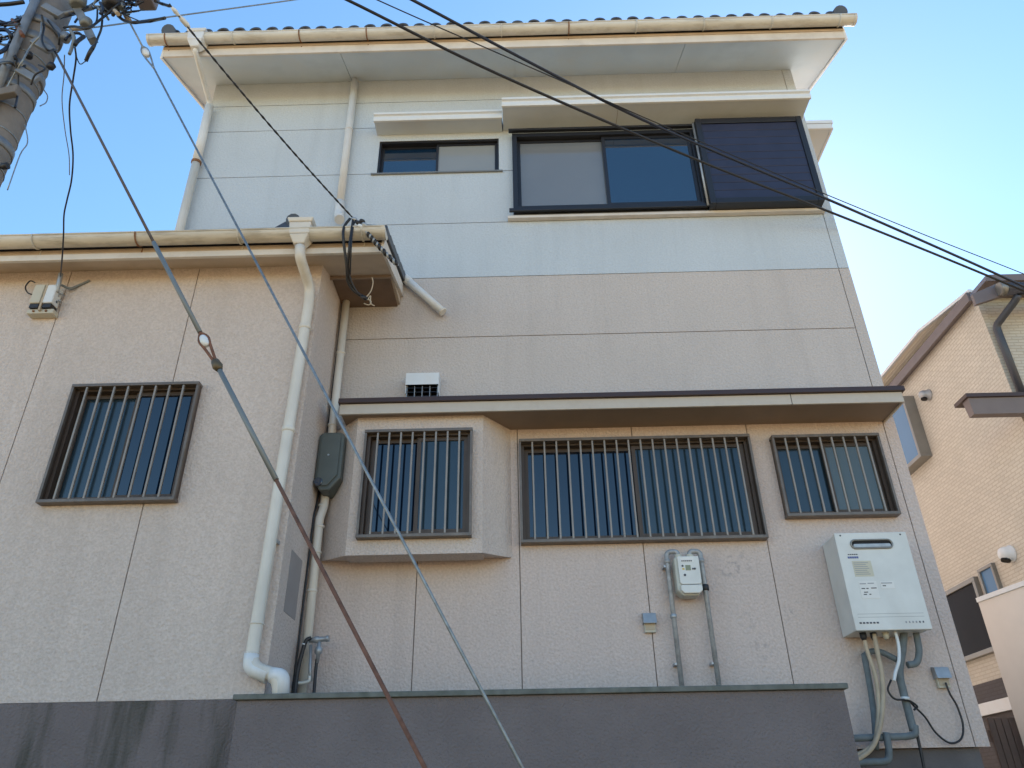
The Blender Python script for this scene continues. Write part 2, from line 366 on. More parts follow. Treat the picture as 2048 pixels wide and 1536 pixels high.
# main roof: slab, soffit boards, fascia, tiles
SL = 0.4
EX0, EX1 = -3.29, 3.10
rb = lambda y: 8.012+SL*y
top = lambda y: rb(y)+0.25
pf = [(-0.47, rb(-0.47)), (4.3, rb(4.3)), (9.07, rb(-0.47)), (9.07, top(-0.47)), (4.3, top(4.3)), (-0.47, top(-0.47))]
roof = MB().prism_x(pf, EX0, EX1).build('roof', M['soffit'], house)
xs = [EX0, -1.62, 0.02, 1.62, EX1]
for a, b in zip(xs, xs[1:]):
    MB().prism_x([(-0.468, rb(-0.468)-0.012), (-0.001, rb(-0.001)-0.012), (-0.001, rb(-0.001)-0.001), (-0.468, rb(-0.468)-0.001)], a+0.0025, b-0.0025).build('soffit_board', M['soffit'], roof)
MB().box(EX0-0.004, EX1+0.004, -0.492, -0.471, rb(-0.47)-0.02, 7.972).build('fascia_board', M['cream'], roof, 0.003)
MB().box(EX0-0.006, EX1+0.006, -0.503, -0.493, 7.898, 7.925).build('fascia_trim', M['tan'], roof, 0.002)
MB().box(EX0-0.004, EX1+0.004, -0.5, -0.4925, 7.926, 8.06).build('gutter_shadow_strip', M['black_frame'], roof)  # added dark strip: the shadow behind the gutter, done in colour
for x in (EX0-0.022, EX1+0.002):                 # verge boards following the slope
    MB().prism_x([(-0.49, rb(-0.49)-0.03), (4.3, rb(4.3)-0.03), (4.3, top(4.3)-0.03), (-0.49, top(-0.49)-0.03)], x, x+0.02).build('verge_board', M['hood_white'], roof)
# pantiles: one row along the eave, each its own piece
TW = 0.156
def pantile(w=TW, r=0.05, L_=0.34):
    b = MB(); n = 8
    prof = []
    for k in range(n+1):
        a = math.pi*k/n; prof.append((-math.cos(a)*w*0.36, 0.012+math.sin(a)*r))
    prof = [(-w*0.5+0.001, 0.010)] + prof + [(w*0.5-0.001, 0.010)]
    nn = len(prof)
    def ring(y, dz): return [(x, y, z+dz) for x, z in prof]
    A = ring(0, 0); B = ring(L_, SL*L_+0.0)
    A2 = ring(0, -0.022); B2 = ring(L_, SL*L_-0.022)
    vs_ = A+B+A2+B2; f = []
    for i in range(nn-1):
        f.append((i, i+1, nn+i+1, nn+i)); f.append((2*nn+i, 3*nn+i, 3*nn+i+1, 2*nn+i+1)); f.append((i, 2*nn+i, 2*nn+i+1, i+1))
    f += [(0, nn, 3*nn, 2*nn), (nn-1, 3*nn-1, 4*nn-1, 2*nn-1)]
    return b.add(vs_, f, True)
t0 = pantile().build('roof_tile', M['tile'], roof)
nt_ = int((EX1-EX0+0.06)/TW)
for i in range(nt_):
    t = t0 if i == 0 else t0.copy()
    if i: COL.objects.link(t); t.parent = roof
    t.location = (EX0-0.01+TW*(i+0.5), -0.535+random.uniform(-.006,.006), top(-0.535)+0.028+random.uniform(-.004,.004))
for x in (EX0+0.02, EX1-0.0):                        # round verge tiles at the corners
    MB().tube([(x, -0.56, top(-0.56)+0.055), (x, 0.25, top(0.25)+0.055)], 0.066, 14).build('verge_tile', M['tile'], roof)
b = MB()
for k in range(1, 14):                               # courses further up the slope, never seen from the street
    y = -0.535+0.33*k
    b.prism_x([(y, top(y)+0.01), (y+0.33, top(y+0.33)+0.01), (y+0.33, top(y+0.33)+0.055), (y, top(y)+0.07)], EX0, EX1)
b.build('upper_tile_courses', M['tile'], roof)

def gutter(name, x0, x1, yc, z0, z1, r, brackets, mt, par, ywall):
    """half-round trough with rolled lip, end caps, strap brackets"""
    n = 12; vs_ = []; fs = []
    for k, (x, z) in enumerate(((x0, z0), (x1, z1))):
        for rr in (r, r-0.004):
            for i in range(n+1):
                a = math.pi*i/n; vs_.append((x, yc-rr*math.cos(a), z-rr*math.sin(a)))
    q = n+1
    for i in range(n):
        fs.append((i, i+1, 2*q+i+1, 2*q+i)); fs.append((q+i, 3*q+i, 3*q+i+1, q+i+1))
    b = MB().add(vs_, fs, True)
    b.tube([(x0, yc-r, z0), (x1, yc-r, z1)], 0.007, 8)
    b.tube([(x0, yc+r, z0), (x1, yc+r, z1)], 0.004, 8)
    gt = b.build(name, mt, par)
    for x, z, s in ((x0, z0, -1), (x1, z1, 1)):
        c = MB(); pr = [(yc-(r+.004)*math.cos(math.pi*i/n), z-(r+.004)*math.sin(math.pi*i/n)) for i in range(n+1)]
        c.prism_x(pr, x-0.003, x+0.02) if s < 0 else c.prism_x(pr, x-0.02, x+0.003)
        c.build('gutter_end_cap', mt, gt)
    for x in brackets:
        z = z0+(z1-z0)*(x-x0)/(x1-x0); p = [(x, yc-(r+.004)*math.cos(math.pi*i/n), z-(r+.004)*math.sin(math.pi*i/n)) for i in range(n+1)]
        c = MB(); c.tube(p+[(x, yc+r+.004, z-0.0), (x, yc+r+0.02, z-.02), (x, ywall, z-0.075)], 0.006, 6); c.build('gutter_bracket', M['rust'] if random.random() < .3 else mt, gt)
    return gt
gutter('gutter', -3.42, 3.20, -0.56, 7.960, 7.972, 0.057, [-3.25+0.63*k for k in range(11)], M['gutter_white'], house, -0.49)

def elbow(pts, rmid=0.06, k=5):
    """round the corners of a polyline"""
    P = [Vector(p) for p in pts]; o = [P[0]]
    for i in range(1, len(P)-1):
        a = (P[i-1]-P[i]); b_ = (P[i+1]-P[i]); d = min(rmid, a.length*.45, b_.length*.45)
        p0 = P[i]+a.normalized()*d; p2 = P[i]+b_.normalized()*d
        for j in range(k+1):
            t = j/k; o.append(p0*(1-t)**2 + P[i]*2*t*(1-t) + p2*t*t)
    o.append(P[-1]); return o
def collar(par, p, axis, r, mt, h=0.05, name='pipe_collar'):
    return MB().lathe(Vector(p)-Vector(axis).normalized()*h/2, axis, [(0, r), (0.004, r+.005), (h-.004, r+.005), (h, r)], 16).build(name, mt, par)
def leader_head(par, x, y, z, mt):
    """funnel box under a gutter"""
    b = MB()
    def loop(w, d, zz): return [(x-w, y-d, zz), (x+w, y-d, zz), (x+w, y+d, zz), (x-w, y+d, zz)]
    b.hexa(loop(.082, .07, z), loop(.095, .08, z+.035)); b.hexa(loop(.07, .06, z-.10), loop(.079, .067, z-.001)); b.hexa(loop(.037, .035, z-.17), loop(.069, .059, z-.101))
    return b.build('leader_head', mt, par, 0.008)

# left corner downpipe of the main house
dp = MB().tube(elbow([(-2.955, -0.56, 7.86), (-2.957, -0.55, 7.79), (-2.975, -0.075, 7.665), (-2.975, -0.062, 7.57)], 0.05), 0.024, 10).build('downpipe', M['pipe_white'], house)
MB().tube([(-2.972, -0.062, 7.62), (-2.955, -0.062, 6.86)], 0.040, 14).build('pipe_length', M['pipe_white'], dp)
MB().tube([(-2.955, -0.062, 6.86), (-2.935, -0.062, 5.2)], 0.038, 14).build('pipe_length', M['pipe_cream'], dp)
collar(dp, (-2.955, -0.062, 6.86), (0, 0, 1), 0.041, M['rust'], 0.03, 'rusty_pipe_clamp')
leader_head(dp, -2.955, -0.56, 7.975, M['pipe_white'])
# white downpipe that ends over the wing's roof
dp = MB().tube([(-1.578, -0.052, 7.95), (-1.568, -0.052, 6.33)], 0.034, 14).build('downpipe', M['pipe_white'], house)
MB().tube(elbow([(-1.568, -0.052, 6.335), (-1.566, -0.056, 6.19), (-1.52, -0.16, 6.03)], 0.07), 0.042, 14).build('pipe_shoe', M['pipe_white'], dp)
collar(dp, (-1.568, -0.052, 6.33), (0, 0, 1), 0.036, M['rust'], 0.014)
collar(dp, (-1.572, -0.052, 7.25), (0, 0, 1), 0.034, M['pipe_white'], 0.02)

# ------------------------------------------------------------------ window canopies (upper floor)
def hood(x0, x1, d, z0, z1):
    h = z1-z0
    o = MB().prism_x([(-d+0.012, z0), (-0.001, z0), (-0.001, z1+0.05), (-d+0.012, z1-0.004)], x0, x1).build('window_hood', M['soffit'], house)
    # ribbed white metal front: upper lip, groove, rounded lower band
    pr = [(-d+0.011, z0-0.006), (-d-0.008, z0-0.004), (-d-0.014, z0+h*0.15), (-d-0.014, z0+h*0.45), (-d-0.004, z0+h*0.56), (-d-0.004, z0+h*0.66), (-d-0.024, z0+h*0.74), (-d-0.024, z1), (-d+0.011, z1+0.004)]
    MB().prism_x(list(reversed(pr)), x0-0.006, x1+0.006).build('hood_fascia', M['hood_white'], o)
    return o
hood(-1.31, -0.118, 0.17, 7.222, 7.312)
hood(-0.105, 2.725, 0.285, 7.243, 7.335)
MB().box(0.965, 0.968, -0.26, -0.02, 7.2415, 7.2425).build('hood_seam', M['sealant'], house)
# hood on the right-hand side wall
sh = MB().box(HX1, 3.04, 0.09, 1.7, 7.245, 7.32).build('window_hood', M['soffit'], house)
MB().hexa([(3.041,.075,7.237),(3.06,.075,7.237),(3.06,1.7,7.237),(3.041,1.7,7.237)], [(3.041,.075,7.29),(3.052,.075,7.29),(3.052,1.7,7.29),(3.041,1.7,7.29)]).build('hood_fascia', M['hood_white'], sh)
MB().box(HX1, 3.068, .066, 1.7, 7.305, 7.345).build('hood_fascia', M['hood_white'], sh)
MB().box(HX1, 3.05, .07, .089, 7.238, 7.30).build('hood_fascia', M['hood_white'], sh)

# ------------------------------------------------------------------ windows
def window(par, hole, yf, yb, fw, mf, panes, sash_w=0.028, ms=None, name='window', stile=None):
    """frame ring in an opening + two sliding sashes, each with its pane"""
    x0, x1, z0, z1 = hole; ms = ms or mf
    b = MB(); fr = (x0-0.004, x1+0.004, z0-0.004, z1+0.004)
    b.slab(fr[0], fr[1], fr[2], fr[3], yf, yb, [(x0+fw, x1-fw, z0+fw, z1-fw)])
    wn = b.build(name, mf, par, 0.002)
    xm = (x0+x1)/2 if stile is None else stile
    for i, (a, c) in enumerate(((x0+fw+.001, xm+sash_w*.55), (xm-sash_w*.55, x1-fw-.001))):
        y = yf+0.028+(0.026 if i == 0 else 0.0)
        MB().slab(a, c, z0+fw+.001, z1-fw-.001, y, y+0.022, [(a+sash_w, c-sash_w, z0+fw+sash_w*1.3, z1-fw-sash_w)]).build('sash', ms, wn, 0.0015)
        MB().box(a+sash_w-.004, c-sash_w+.004, y+0.009, y+0.015, z0+fw+sash_w*1.3-.004, z1-fw-sash_w+.004).build('pane', panes[i], wn)
    MB().box(x0, x1, yf+0.09, yf+0.10, z0, z1).build('window_back', M['dark'], wn)
    return wn
def grille(par, x0, x1, z0, z1, ywall, dep, n, name='window_grille'):
    """bronze security grille: rails, side posts, upright bars"""
    y0 = ywall-dep; b = MB()
    b.box(x0, x1, y0-0.004, ywall+0.002, z0, z0+0.022)
    gr = b.build(name, M['bronze'], par, 0.002)
    MB().box(x0, x1, y0-0.004, ywall+0.002, z1-0.022, z1).build('top_rail', M['bronze'], gr, 0.002)
    for x in (x0, x1-0.016):
        MB().box(x, x+0.016, y0, y0+0.022, z0+0.023, z1-0.023).build('post', M['bronze'], gr)
        MB().box(x+0.004, x+0.012, y0+0.023, ywall-0.001, z0+0.023, z1-0.023).build('side_plate', M['bronze_dark'], gr)
    st = (x1-x0-0.022)/(n+1)
    b0 = MB().box(-0.0065, 0.0065, 0, 0.016, 0, z1-z0-0.046)
    first = None
    for k in range(n):
        if first is None: first = o = b0.build('bar', M['bar'], gr, 0.002)
        else: o = first.copy(); COL.objects.link(o); o.parent = gr
        o.location = (x0+0.011+st*(k+1), y0+0.001, z0+0.023)
    return gr
window(house, W2, -0.012, 0.07, 0.018, M['bronze_dark'], (M['glass_low'], M['glass_frost']))
grille(house, -0.02, 1.665, 3.170, 3.952, 0.0, 0.07, 18)
window(house, W3, -0.012, 0.07, 0.018, M['bronze_dark'], (M['glass_frost'], M['glass_curtain']))
grille(house, 1.822, 2.60, 3.318, 3.938, 0.0, 0.07, 8)
window(house, US, 0.012, 0.08, 0.016, M['black_frame'], (M['glass'], M['glass_pale']), 0.022, name='small_window', stile=-0.73)
MB().box(-1.33, -0.115, -0.02, 0.012, 6.700, 6.714).build('window_sill', M['alu'], house)
window(house, UB, -0.06, 0.08, 0.04, M['black_frame'], (M['net'], M['glass']), 0.03, name='large_window', stile=0.83)
MB().box(-0.06, 1.70, -0.085, -0.061, 6.150, 6.182).build('window_track', M['black_frame'], house, 0.002)
MB().box(-0.055, 1.70, -0.10, -0.061, 7.135, 7.158).build('window_track', M['black_frame'], house, 0.002)
MB().box(-0.075, 2.70, -0.05, -0.001, 6.100, 6.128).build('window_sill', M['cream'], house, 0.002)
# shutter cabinet with horizontal slats
sb = MB().box(1.70, 2.655, -0.115, -0.002, 6.14, 7.170).build('shutter_box', M['shutter'], house, 0.003)
for x0, x1 in ((1.684, 1.735), (2.615, 2.667)):
    MB().box(x0, x1, -0.142, -0.04, 6.131, 7.178).build('shutter_rail', M['black_frame'], sb, 0.003)
for z0, z1 in ((6.131, 6.19), (7.115, 7.178)):
    MB().box(1.736, 2.614, -0.140, -0.05, z0, z1).build('shutter_rail', M['black_frame'], sb, 0.003)
ns = 10; zs0, zs1 = 6.193, 7.113; h = (zs1-zs0)/ns
sl0 = MB().prism_x([(-0.116, 0.0012), (-0.116, h-0.0012), (-0.1295, h-0.0025), (-0.1305, 0.004), (-0.129, 0.0012)], 1.737, 2.613)
f0 = None
for k in range(ns):
    if f0 is None: f0 = o = sl0.build('shutter_slat', M['shutter'], sb)
    else: o = f0.copy(); COL.objects.link(o); o.parent = sb
    o.location = (0, 0, zs0+h*k)
MB().tube([(1.672, -0.10, 6.15), (1.672, -0.10, 7.16)], 0.012, 8).build('shutter_edge_bar', M['galv'], sb)

# ------------------------------------------------------------------ ground-floor canopy
cp = MB().box(-1.285, 2.695, -0.318, -0.001, 4.062, 4.12).build('canopy', M['canopy_soffit'], house)
for a, b_ in ((-1.29, 1.915), (1.92, 2.705)):
    MB().box(a, b_, -0.337, -0.319, 4.048, 4.128).build('canopy_fascia', M['canopy_trim'], cp, 0.002)
MB().box(2.696, 2.708, -0.318, -0.002, 4.05, 4.126).build('canopy_end', M['cream'], cp)
MB().prism_x([(-0.362, 4.130), (-0.001, 4.132), (-0.001, 4.22), (-0.355, 4.168)], -1.30, 2.722).build('drip_edge', M['drip'], cp)

# ------------------------------------------------------------------ bay window
bx = dict(wl=-1.405, fl=-1.172, fr=-0.272, wr=-0.082, y=-0.25, zb=3.05, zw=3.088, zt=4.0615)
BH = (-1.084, -0.36, 3.168, 3.92)
b = MB()
b.slab(bx['fl'], bx['fr'], bx['zb'], bx['zt'], bx['y'], bx['y']+0.16, [BH])
b.add([(bx['fr'],bx['y'],bx['zb']),(bx['wr'],0,bx['zw']),(bx['wr'],0,bx['zt']),(bx['fr'],bx['y'],bx['zt'])], [(0,1,2,3)])
b.add([(bx['wl'],0,bx['zw']),(bx['fl'],bx['y'],bx['zb']),(bx['fl'],bx['y'],bx['zt']),(bx['wl'],0,bx['zt'])], [(0,1,2,3)])
b.add([(bx['fl'],bx['y'],bx['zb']),(bx['wl'],0,bx['zw']),(bx['wr'],0,bx['zw']),(bx['fr'],bx['y'],bx['zb'])], [(0,1,2,3)])
bay = b.build('bay', M['annex_wall'], house)
window(bay, BH, bx['y']-0.012, bx['y']+0.07, 0.018, M['bronze_dark'], (M['glass_low'], M['glass_frost']))
keepg = grille(house, -1.102, -0.342, 3.150, 3.938, bx['y'], 0.055, 8)

# ------------------------------------------------------------------ the one-storey wing
AXL = -5.6
aw = MB().slab(AXL, AX-0.004, 2.14, 5.20, YA+0.008, YA+0.16, [AW]).build('wing_wall', M['sealant'], house)
MB().box(AXL+.01, AX-0.012, YA+0.15, 3.0, 0.01, 5.19).build('wing_body', M['annex_wall'], house)
for a, b_ in ((AXL, -4.29), (-4.29, -3.332), (-3.332, -2.372), (-2.372, AX+G)):
    panel(aw, 'wall_panel', M['annex_wall'], a, b_, 2.13, 5.20, [AW], YA, YA+0.03)
MB().box(AX-0.011, AX, YA+0.031, 0.03, 2.134, 5.22).build('wing_side_wall', M['annex_wall'], house)
MB().box(AXL, -1.50, YA-0.004, YA+0.14, 0.002, 2.131).build('wing_base', M['grey_base'], house)
window(house, AW, YA-0.012, YA+0.07, 0.018, M['bronze_dark'], (M['glass_frost'], M['glass_low']))
grille(house, -3.020, -2.158, 3.282, 4.128, YA, 0.06, 8)
MB().box(AX+0.0005, AX+0.0025, -0.50, -0.25, 2.64, 3.02).build('paint_patch', M['patch'], house)
# eave
VX = -0.975
ar = MB().prism_x([(-0.85, 5.083), (-0.43, 5.203), (-0.43, 5.225), (-0.001, 5.235), (-0.001, 5.50), (-0.85, 5.26)], AXL, VX).build('wing_roof', M['tan'], house)
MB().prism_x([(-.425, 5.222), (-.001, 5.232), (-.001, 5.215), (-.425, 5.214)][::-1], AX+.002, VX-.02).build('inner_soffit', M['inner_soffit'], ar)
MB().box(AX+.001, VX-.001, -.445, -.425, 5.175, 5.222).build('soffit_lip', M['canopy_soffit'], ar)  # dark brown here draws the shadow line at the soffit step
MB().box(AXL, VX+0.001, -0.866, -0.851, 5.118, 5.165).build('wing_fascia', M['tan'], ar, 0.002)
MB().box(AXL, VX+0.001, -0.868, -0.851, 5.166, 5.27).build('wing_gutter_shadow_strip', M['black_frame'], ar)  # black strip stands in for the shade under the wing gutter
MB().box(AXL, VX+0.001, -0.878, -0.8505, 5.066, 5.117).build('wing_fascia_trim', M['cream'], ar, 0.003)
MB().prism_x([(-0.878, 5.075), (-0.002, 5.315), (-0.002, 5.415), (-0.878, 5.205)], VX+0.002, VX+0.022).build('wing_verge_board', M['cream'], ar)
for k in range(6):                              # overlapping verge tiles, seen edge-on
    y = -0.93+0.155*k; z = 5.225+0.262*(y+0.93)
    MB().hexa([(VX-.12,y,z),(VX+.04,y,z-.03),(VX+.04,y+.17,z+.012),(VX-.12,y+.17,z+.045)], [(VX-.12,y,z+.06),(VX+.045,y,z+.045),(VX+.045,y+.17,z+.075),(VX-.12,y+.17,z+.10)]).build('verge_tile', M['tile'], ar, 0.008)
b = MB()
for k in range(5):
    y = -0.86+0.17*k; z = 5.245+0.262*(y+.86)
    b.prism_x([(y, z), (y+.172, z+.045), (y+.172, z+.078), (y, z+.05)], AXL, VX-.12)
b.build('wing_tile_courses', M['tile'], ar)
rg = MB().hexa([(-2.10,-.66,5.34),(-1.58,-.66,5.34),(-1.58,-.01,5.5),(-2.10,-.01,5.5)], [(-1.80,-.62,5.615),(-1.68,-.62,5.615),(-1.68,-.01,5.79),(-1.80,-.01,5.79)]).build('wing_ridge', M['tile'], ar, 0.01)
MB().tube([(-1.735,-.64,5.60),(-1.735,-.012,5.785)], 0.058, 12).build('ridge_cap_tile', M['tile'], rg)
gutter('wing_gutter', AXL, -0.935, -0.94, 5.200, 5.200, 0.06, [-3.45, -2.71, -1.98, -1.10, -4.2], M['gutter'], house, -0.866)
# wing downpipe with funnel head
dpa = MB().tube(elbow([(-1.535, -0.94, 5.08), (-1.528, -0.935, 4.99), (-1.497, -0.725, 4.88), (-1.497, -0.70, 4.75), (-1.527, -0.715, 2.29), (-1.36, -0.715, 2.235), (-1.345, -0.70, 2.10)], 0.07), 0.037, 14).build('downpipe', M['pipe_cream'], house)
leader_head(dpa, -1.54, -0.94, 5.255, M['pipe_cream'])
for z in (4.55, 3.75, 2.52, 2.36): collar(dpa, (-1.497-(4.75-z)*.0122, -0.70-(4.75-z)*.006, z), (0.0122, 0.006, 1), 0.037, M['pipe_cream'], 0.035 if z > 3 else 0.012)
MB().tube(elbow([(-1.527,-.715,2.36),(-1.5275,-.715,2.285),(-1.42,-.715,2.238)], .06), 0.041, 14).build('pipe_elbow', M['pipe_white'], dpa)
MB().tube(elbow([(-1.405,-.715,2.245),(-1.34,-.715,2.238),(-1.335,-.70,2.13)], .06), 0.041, 14).build('pipe_elbow', M['pipe_white'], dpa)
for z in (4.3, 3.0):
    MB().box(-1.53, -1.48, -0.70, YA-.001, z, z+.02).build('pipe_bracket', M['galv'], dpa)
# slanting stub of pipe coming off the wing roof
dpe = MB().tube([(-1.03, -0.055, 5.56), (-0.612, -0.055, 5.112)], 0.033, 14).build('downpipe', M['pipe_white'], house)
collar(dpe, (-0.615, -0.055, 5.115), (0.42, 0, -0.45), 0.033, M['pipe_cream'], 0.02)
collar(dpe, (-0.93, -0.055, 5.453), (0.42, 0, -0.45), 0.033, M['pipe_white'], 0.09)
# conduit in the inner corner
cc = MB().tube(elbow([(-1.402, -0.085, 5.235), (-1.396, -0.085, 4.06), (-1.392, -0.085, 3.45), (-1.408, -0.11, 3.36), (-1.405, -0.11, 3.24), (-1.392, -0.10, 2.10)], .05), 0.030, 12).build('conduit', M['pipe_cream'], house)
for z in (4.72, 4.09, 3.99, 3.46, 3.30, 3.12, 2.86): collar(cc, (-1.398 if z > 3.4 else -1.402, -0.085 if z > 3.4 else -.107, z), (0, 0, 1), 0.030, M['pipe_cream'], 0.02)
MB().box(-1.449, -1.37, -.11, -.06, 2.21, 2.228).build('conduit_bracket', M['galv'], cc)
MB().tube(smooth_path([(-1.437, -.06, 5.22), (-1.437, -.06, 4.0), (-1.44, -.10, 3.5), (-1.443, -.13, 3.35), (-1.44, -.14, 3.0), (-1.44, -.14, 2.1)], 8), 0.007, 8).build('conduit_cable', M['cable'], cc)

# ------------------------------------------------------------------ grey wall in front
gw = empty('garden_wall'); tag(gw, 'low grey rendered wall with weathered green coping in front of the house', 'wall')
MB().box(-1.553, 1.683, -0.760, -0.36, 0.002, 2.111).build('wall_body', M['grey_wall'], gw, 0.004)
MB().box(-1.572, 1.700, -0.785, -0.34, 2.112, 2.140).build('coping', M['coping'], gw, 0.004)

# ------------------------------------------------------------------ things fixed to the house
def thing(name, label, cat, group=None):
    e = empty(name); tag(e, label, cat, group); return e
# vent hood
t = thing('vent_hood', 'white box vent hood with dark louvres above the brown canopy edge', 'vent')
MB().prism_x([(-0.001, 4.405), (-0.001, 4.515), (-0.118, 4.505), (-0.125, 4.40), (-.121, 4.40), (-.114, 4.498), (-.005, 4.508), (-.005, 4.405)], -0.868, -0.616).build('shell', M['hood_white'], t)
for x in (-0.868, -0.620): MB().box(x, x+.004, -.117, -.002, 4.33, 4.50).build('shell_side', M['hood_white'], t)
MB().box(-.862, -.622, -.02, -.002, 4.30, 4.50).build('vent_back', M['dark'], t)
for z in (4.315, 4.352, 4.388): MB().prism_x([(-.022, z+.012), (-.10, z-.006), (-.10, z-.002), (-.022, z+.016)], -.862, -.622).build('louvre', M['black_frame'], t)
for k in range(5): MB().box(-.86+.058*k, -.856+.058*k, -.105, -.03, 4.306, 4.398).build('vane', M['galv'], t)
# electricity meter box
t = thing('meter_box', 'dark green-grey moulded meter box on the corner conduit', 'meter box')
def octo(y0, y1, x0, x1, z0, z1, c):
    pts = [(x0+c*.3, z1), (x1-c*.3, z1), (x1, z1-c*.3), (x1, z0+c), (x1-c*.8, z0), (x0+c*.5, z0), (x0, z0+c*.7), (x0, z1-c*.3)]
    n = 8; v = [(x, y0, z) for x, z in pts]+[(x, y1, z) for x, z in pts]
    return MB().add(v, [tuple(reversed(range(n))), tuple(range(n, 2*n))]+[(i, (i+1) % n, n+(i+1) % n, n+i) for i in range(n)])
octo(-0.225, -0.05, -1.445, -1.262, 3.52, 3.965, .09).build('case', M['meter_box'], t, 0.012, 3)
octo(-0.238, -0.226, -1.425, -1.285, 3.55, 3.945, .08).build('cover', M['meter_box'], t, 0.008, 3)
MB().lathe((-1.41, -0.227, 3.58), (0, -1, 0), [(0, .03), (.012, .03), (.016, .026)]).build('sight_glass', M['glass'], t)
MB().lathe((-1.36, -0.238, 3.78), (0, -1, 0), [(0, .008), (.006, .007)], 8).build('cover_screw', M['galv'], t)
# outlet boxes
def outlet(name, p, w_, label, grp):
    t = thing(name, label, 'socket', grp)
    x, z = p
    MB().box(x-w_*.42, x+w_*.42, -.03, -.001, z-.065, z+.05).build('socket_plate', M['ivory_box'], t, .004)
    b = MB().prism_x([(-.001, z-.012), (-.001, z+.062), (-.045, z+.055), (-.062, z-.012), (-.056, z-.012), (-.042, z+.048), (-.008, z+.052), (-.008, z-.012)], x-w_*.5, x+w_*.5)
    b.box(x-w_*.5, x-w_*.46, -.05, -.002, z-.01, z+.052); b.box(x+w_*.46, x+w_*.5, -.05, -.002, z-.01, z+.052)
    b.build('rain_cover', M['galv'], t, .002)
    MB().box(x-w_*.34, x+w_*.34, -.034, -.0301, z-.05, z-.013).build('socket_face', M['lag_beige'], t)
outlet('outdoor_socket', (.806, 2.635), .086, 'small grey hooded outdoor socket beside the gas meter pipe', None)
outlet('outdoor_socket', (2.59, 2.268), .09, 'grey hooded outdoor socket with a black cord plugged in', None)
# gas meter
t = thing('gas_meter', 'pale gas meter hanging from two grey pipes under the barred window', 'gas meter')
def rbox(x0, x1, y0, y1, z0, z1, c):
    pts = [(x0+c*.4, z1), (x1-c*.4, z1), (x1, z1-c*.4), (x1, z0+c), (x1-c, z0), (x0+c, z0), (x0, z0+c), (x0, z1-c*.4)]
    v = [(x, y0, z) for x, z in pts]+[(x, y1, z) for x, z in pts]; n = 8
    return MB().add(v, [tuple(reversed(range(n))), tuple(range(n, 2*n))]+[(i, (i+1) % n, n+(i+1) % n, n+i) for i in range(n)])
rbox(.992, 1.158, -.135, -.03, 2.775, 3.035, .035).build('meter_case', M['meter'], t, .01, 3)
rbox(1.012, 1.152, -.150, -.136, 2.845, 3.03, .012).build('meter_front', M['heater'], t, .005)
rbox(1.012, 1.150, -.158, -.136, 2.785, 2.84, .02).build('meter_lower_front', M['heater'], t, .006)
MB().box(1.03, 1.118, -.1515, -.1505, 2.99, 3.02).build('meter_label', M['sticker_white'], t)
for k in range(6): MB().box(1.036+k*.012, 1.045+k*.012, -.1525, -.1516, 2.994, 3.002).build('meter_print', M['ink'], t)
MB().box(1.058, 1.092, -.1515, -.1505, 2.935, 2.97).build('meter_display', mat('lcd', (.22, .24, .15), .3), t)
for x, z, r in ((1.04, 2.965, .007), (1.048, 2.905, .008), (1.118, 2.945, .007), (1.105, 2.945, .006)): MB().lathe((x, -.15, z), (0, -1, 0), [(0, r), (.003, r)], 10).build('meter_button', M['ink'], t)
MB().box(1.036, 1.05, -.1515, -.1505, 2.94, 2.95).build('meter_mark', mat('yellow_mark', (.6, .42, .06), .5), t)
for x, xm in ((.958, 1.035), (1.186, 1.112)):
    MB().tube(elbow([(x+(.0 if x < 1 else .002), -.07, 2.05), (x, -.07, 3.085), (xm, -.075, 3.085), (xm, -.075, 3.03)], .04), .0165, 10).build('gas_pipe', M['gas_pipe'], t)
    collar(t, (xm, -.075, 3.048), (0, 0, 1), .02, M['ivory_box'], .03, 'union_nut')
    collar(t, (x, -.07, 3.02), (0, 0, 1), .0165, M['gas_pipe'], .03)
collar(t, (1.187, -.07, 2.84), (0, 0, 1), .02, M['black'], .04, 'valve'); collar(t, (.958, -.07, 2.66), (0, 0, 1), .017, M['galv'], .03)
for x, z in ((.958, 2.36), (1.188, 2.36), (.958, 2.98)): MB().box(x-.028, x+.012, -.075, -.001, z, z+.014).build('pipe_clip', M['galv'], t)
# water heater
t = thing('water_heater', 'white wall-hung gas water heater beside the house corner', 'water heater')
hx0, hx1, hz0, hz1 = 2.032, 2.500, 2.512, 3.132
MB().box(hx0+.004, hx1-.004, -.222, -.012, hz0+.004, hz1-.004).build('case', M['heater'], t, .005)
SLOT = (2.125, 2.392, 3.026, 3.082)
fp = MB().box(hx0, hx1, -.252, -.223, hz0, hz1).build('front_panel', M['heater'], t, .004)
def capsule(x0, x1, z0, z1, n=8):
    r_ = (z1-z0)/2; zc = (z0+z1)/2
    return [(x1-r_+r_*math.cos(-math.pi/2+math.pi*i/n), zc+r_*math.sin(-math.pi/2+math.pi*i/n)) for i in range(n+1)] + [(x0+r_+r_*math.cos(math.pi/2+math.pi*i/n), zc+r_*math.sin(math.pi/2+math.pi*i/n)) for i in range(n+1)]
def cap_prism(x0, x1, z0, z1, y0, y1):
    c_ = capsule(x0, x1, z0, z1); n = len(c_); v = [(x, y0, z) for x, z in c_]+[(x, y1, z) for x, z in c_]
    return MB().add(v, [tuple(range(n)), tuple(reversed(range(n, 2*n)))]+[(i, n+i, n+(i+1) % n, (i+1) % n) for i in range(n)])
cap_prism(*SLOT, -.2535, -.2521).build('exhaust_dark_disc', M['dark'], fp)  # no opening cut: flat dark capsule gives the slot its shaded depth
cc_ = capsule(*SLOT); MB().tube([(x, -.255, z) for x, z in cc_]+[(cc_[0][0], -.255, cc_[0][1])], .006, 8, cap=False).build('exhaust_rim', M['alu'], fp)
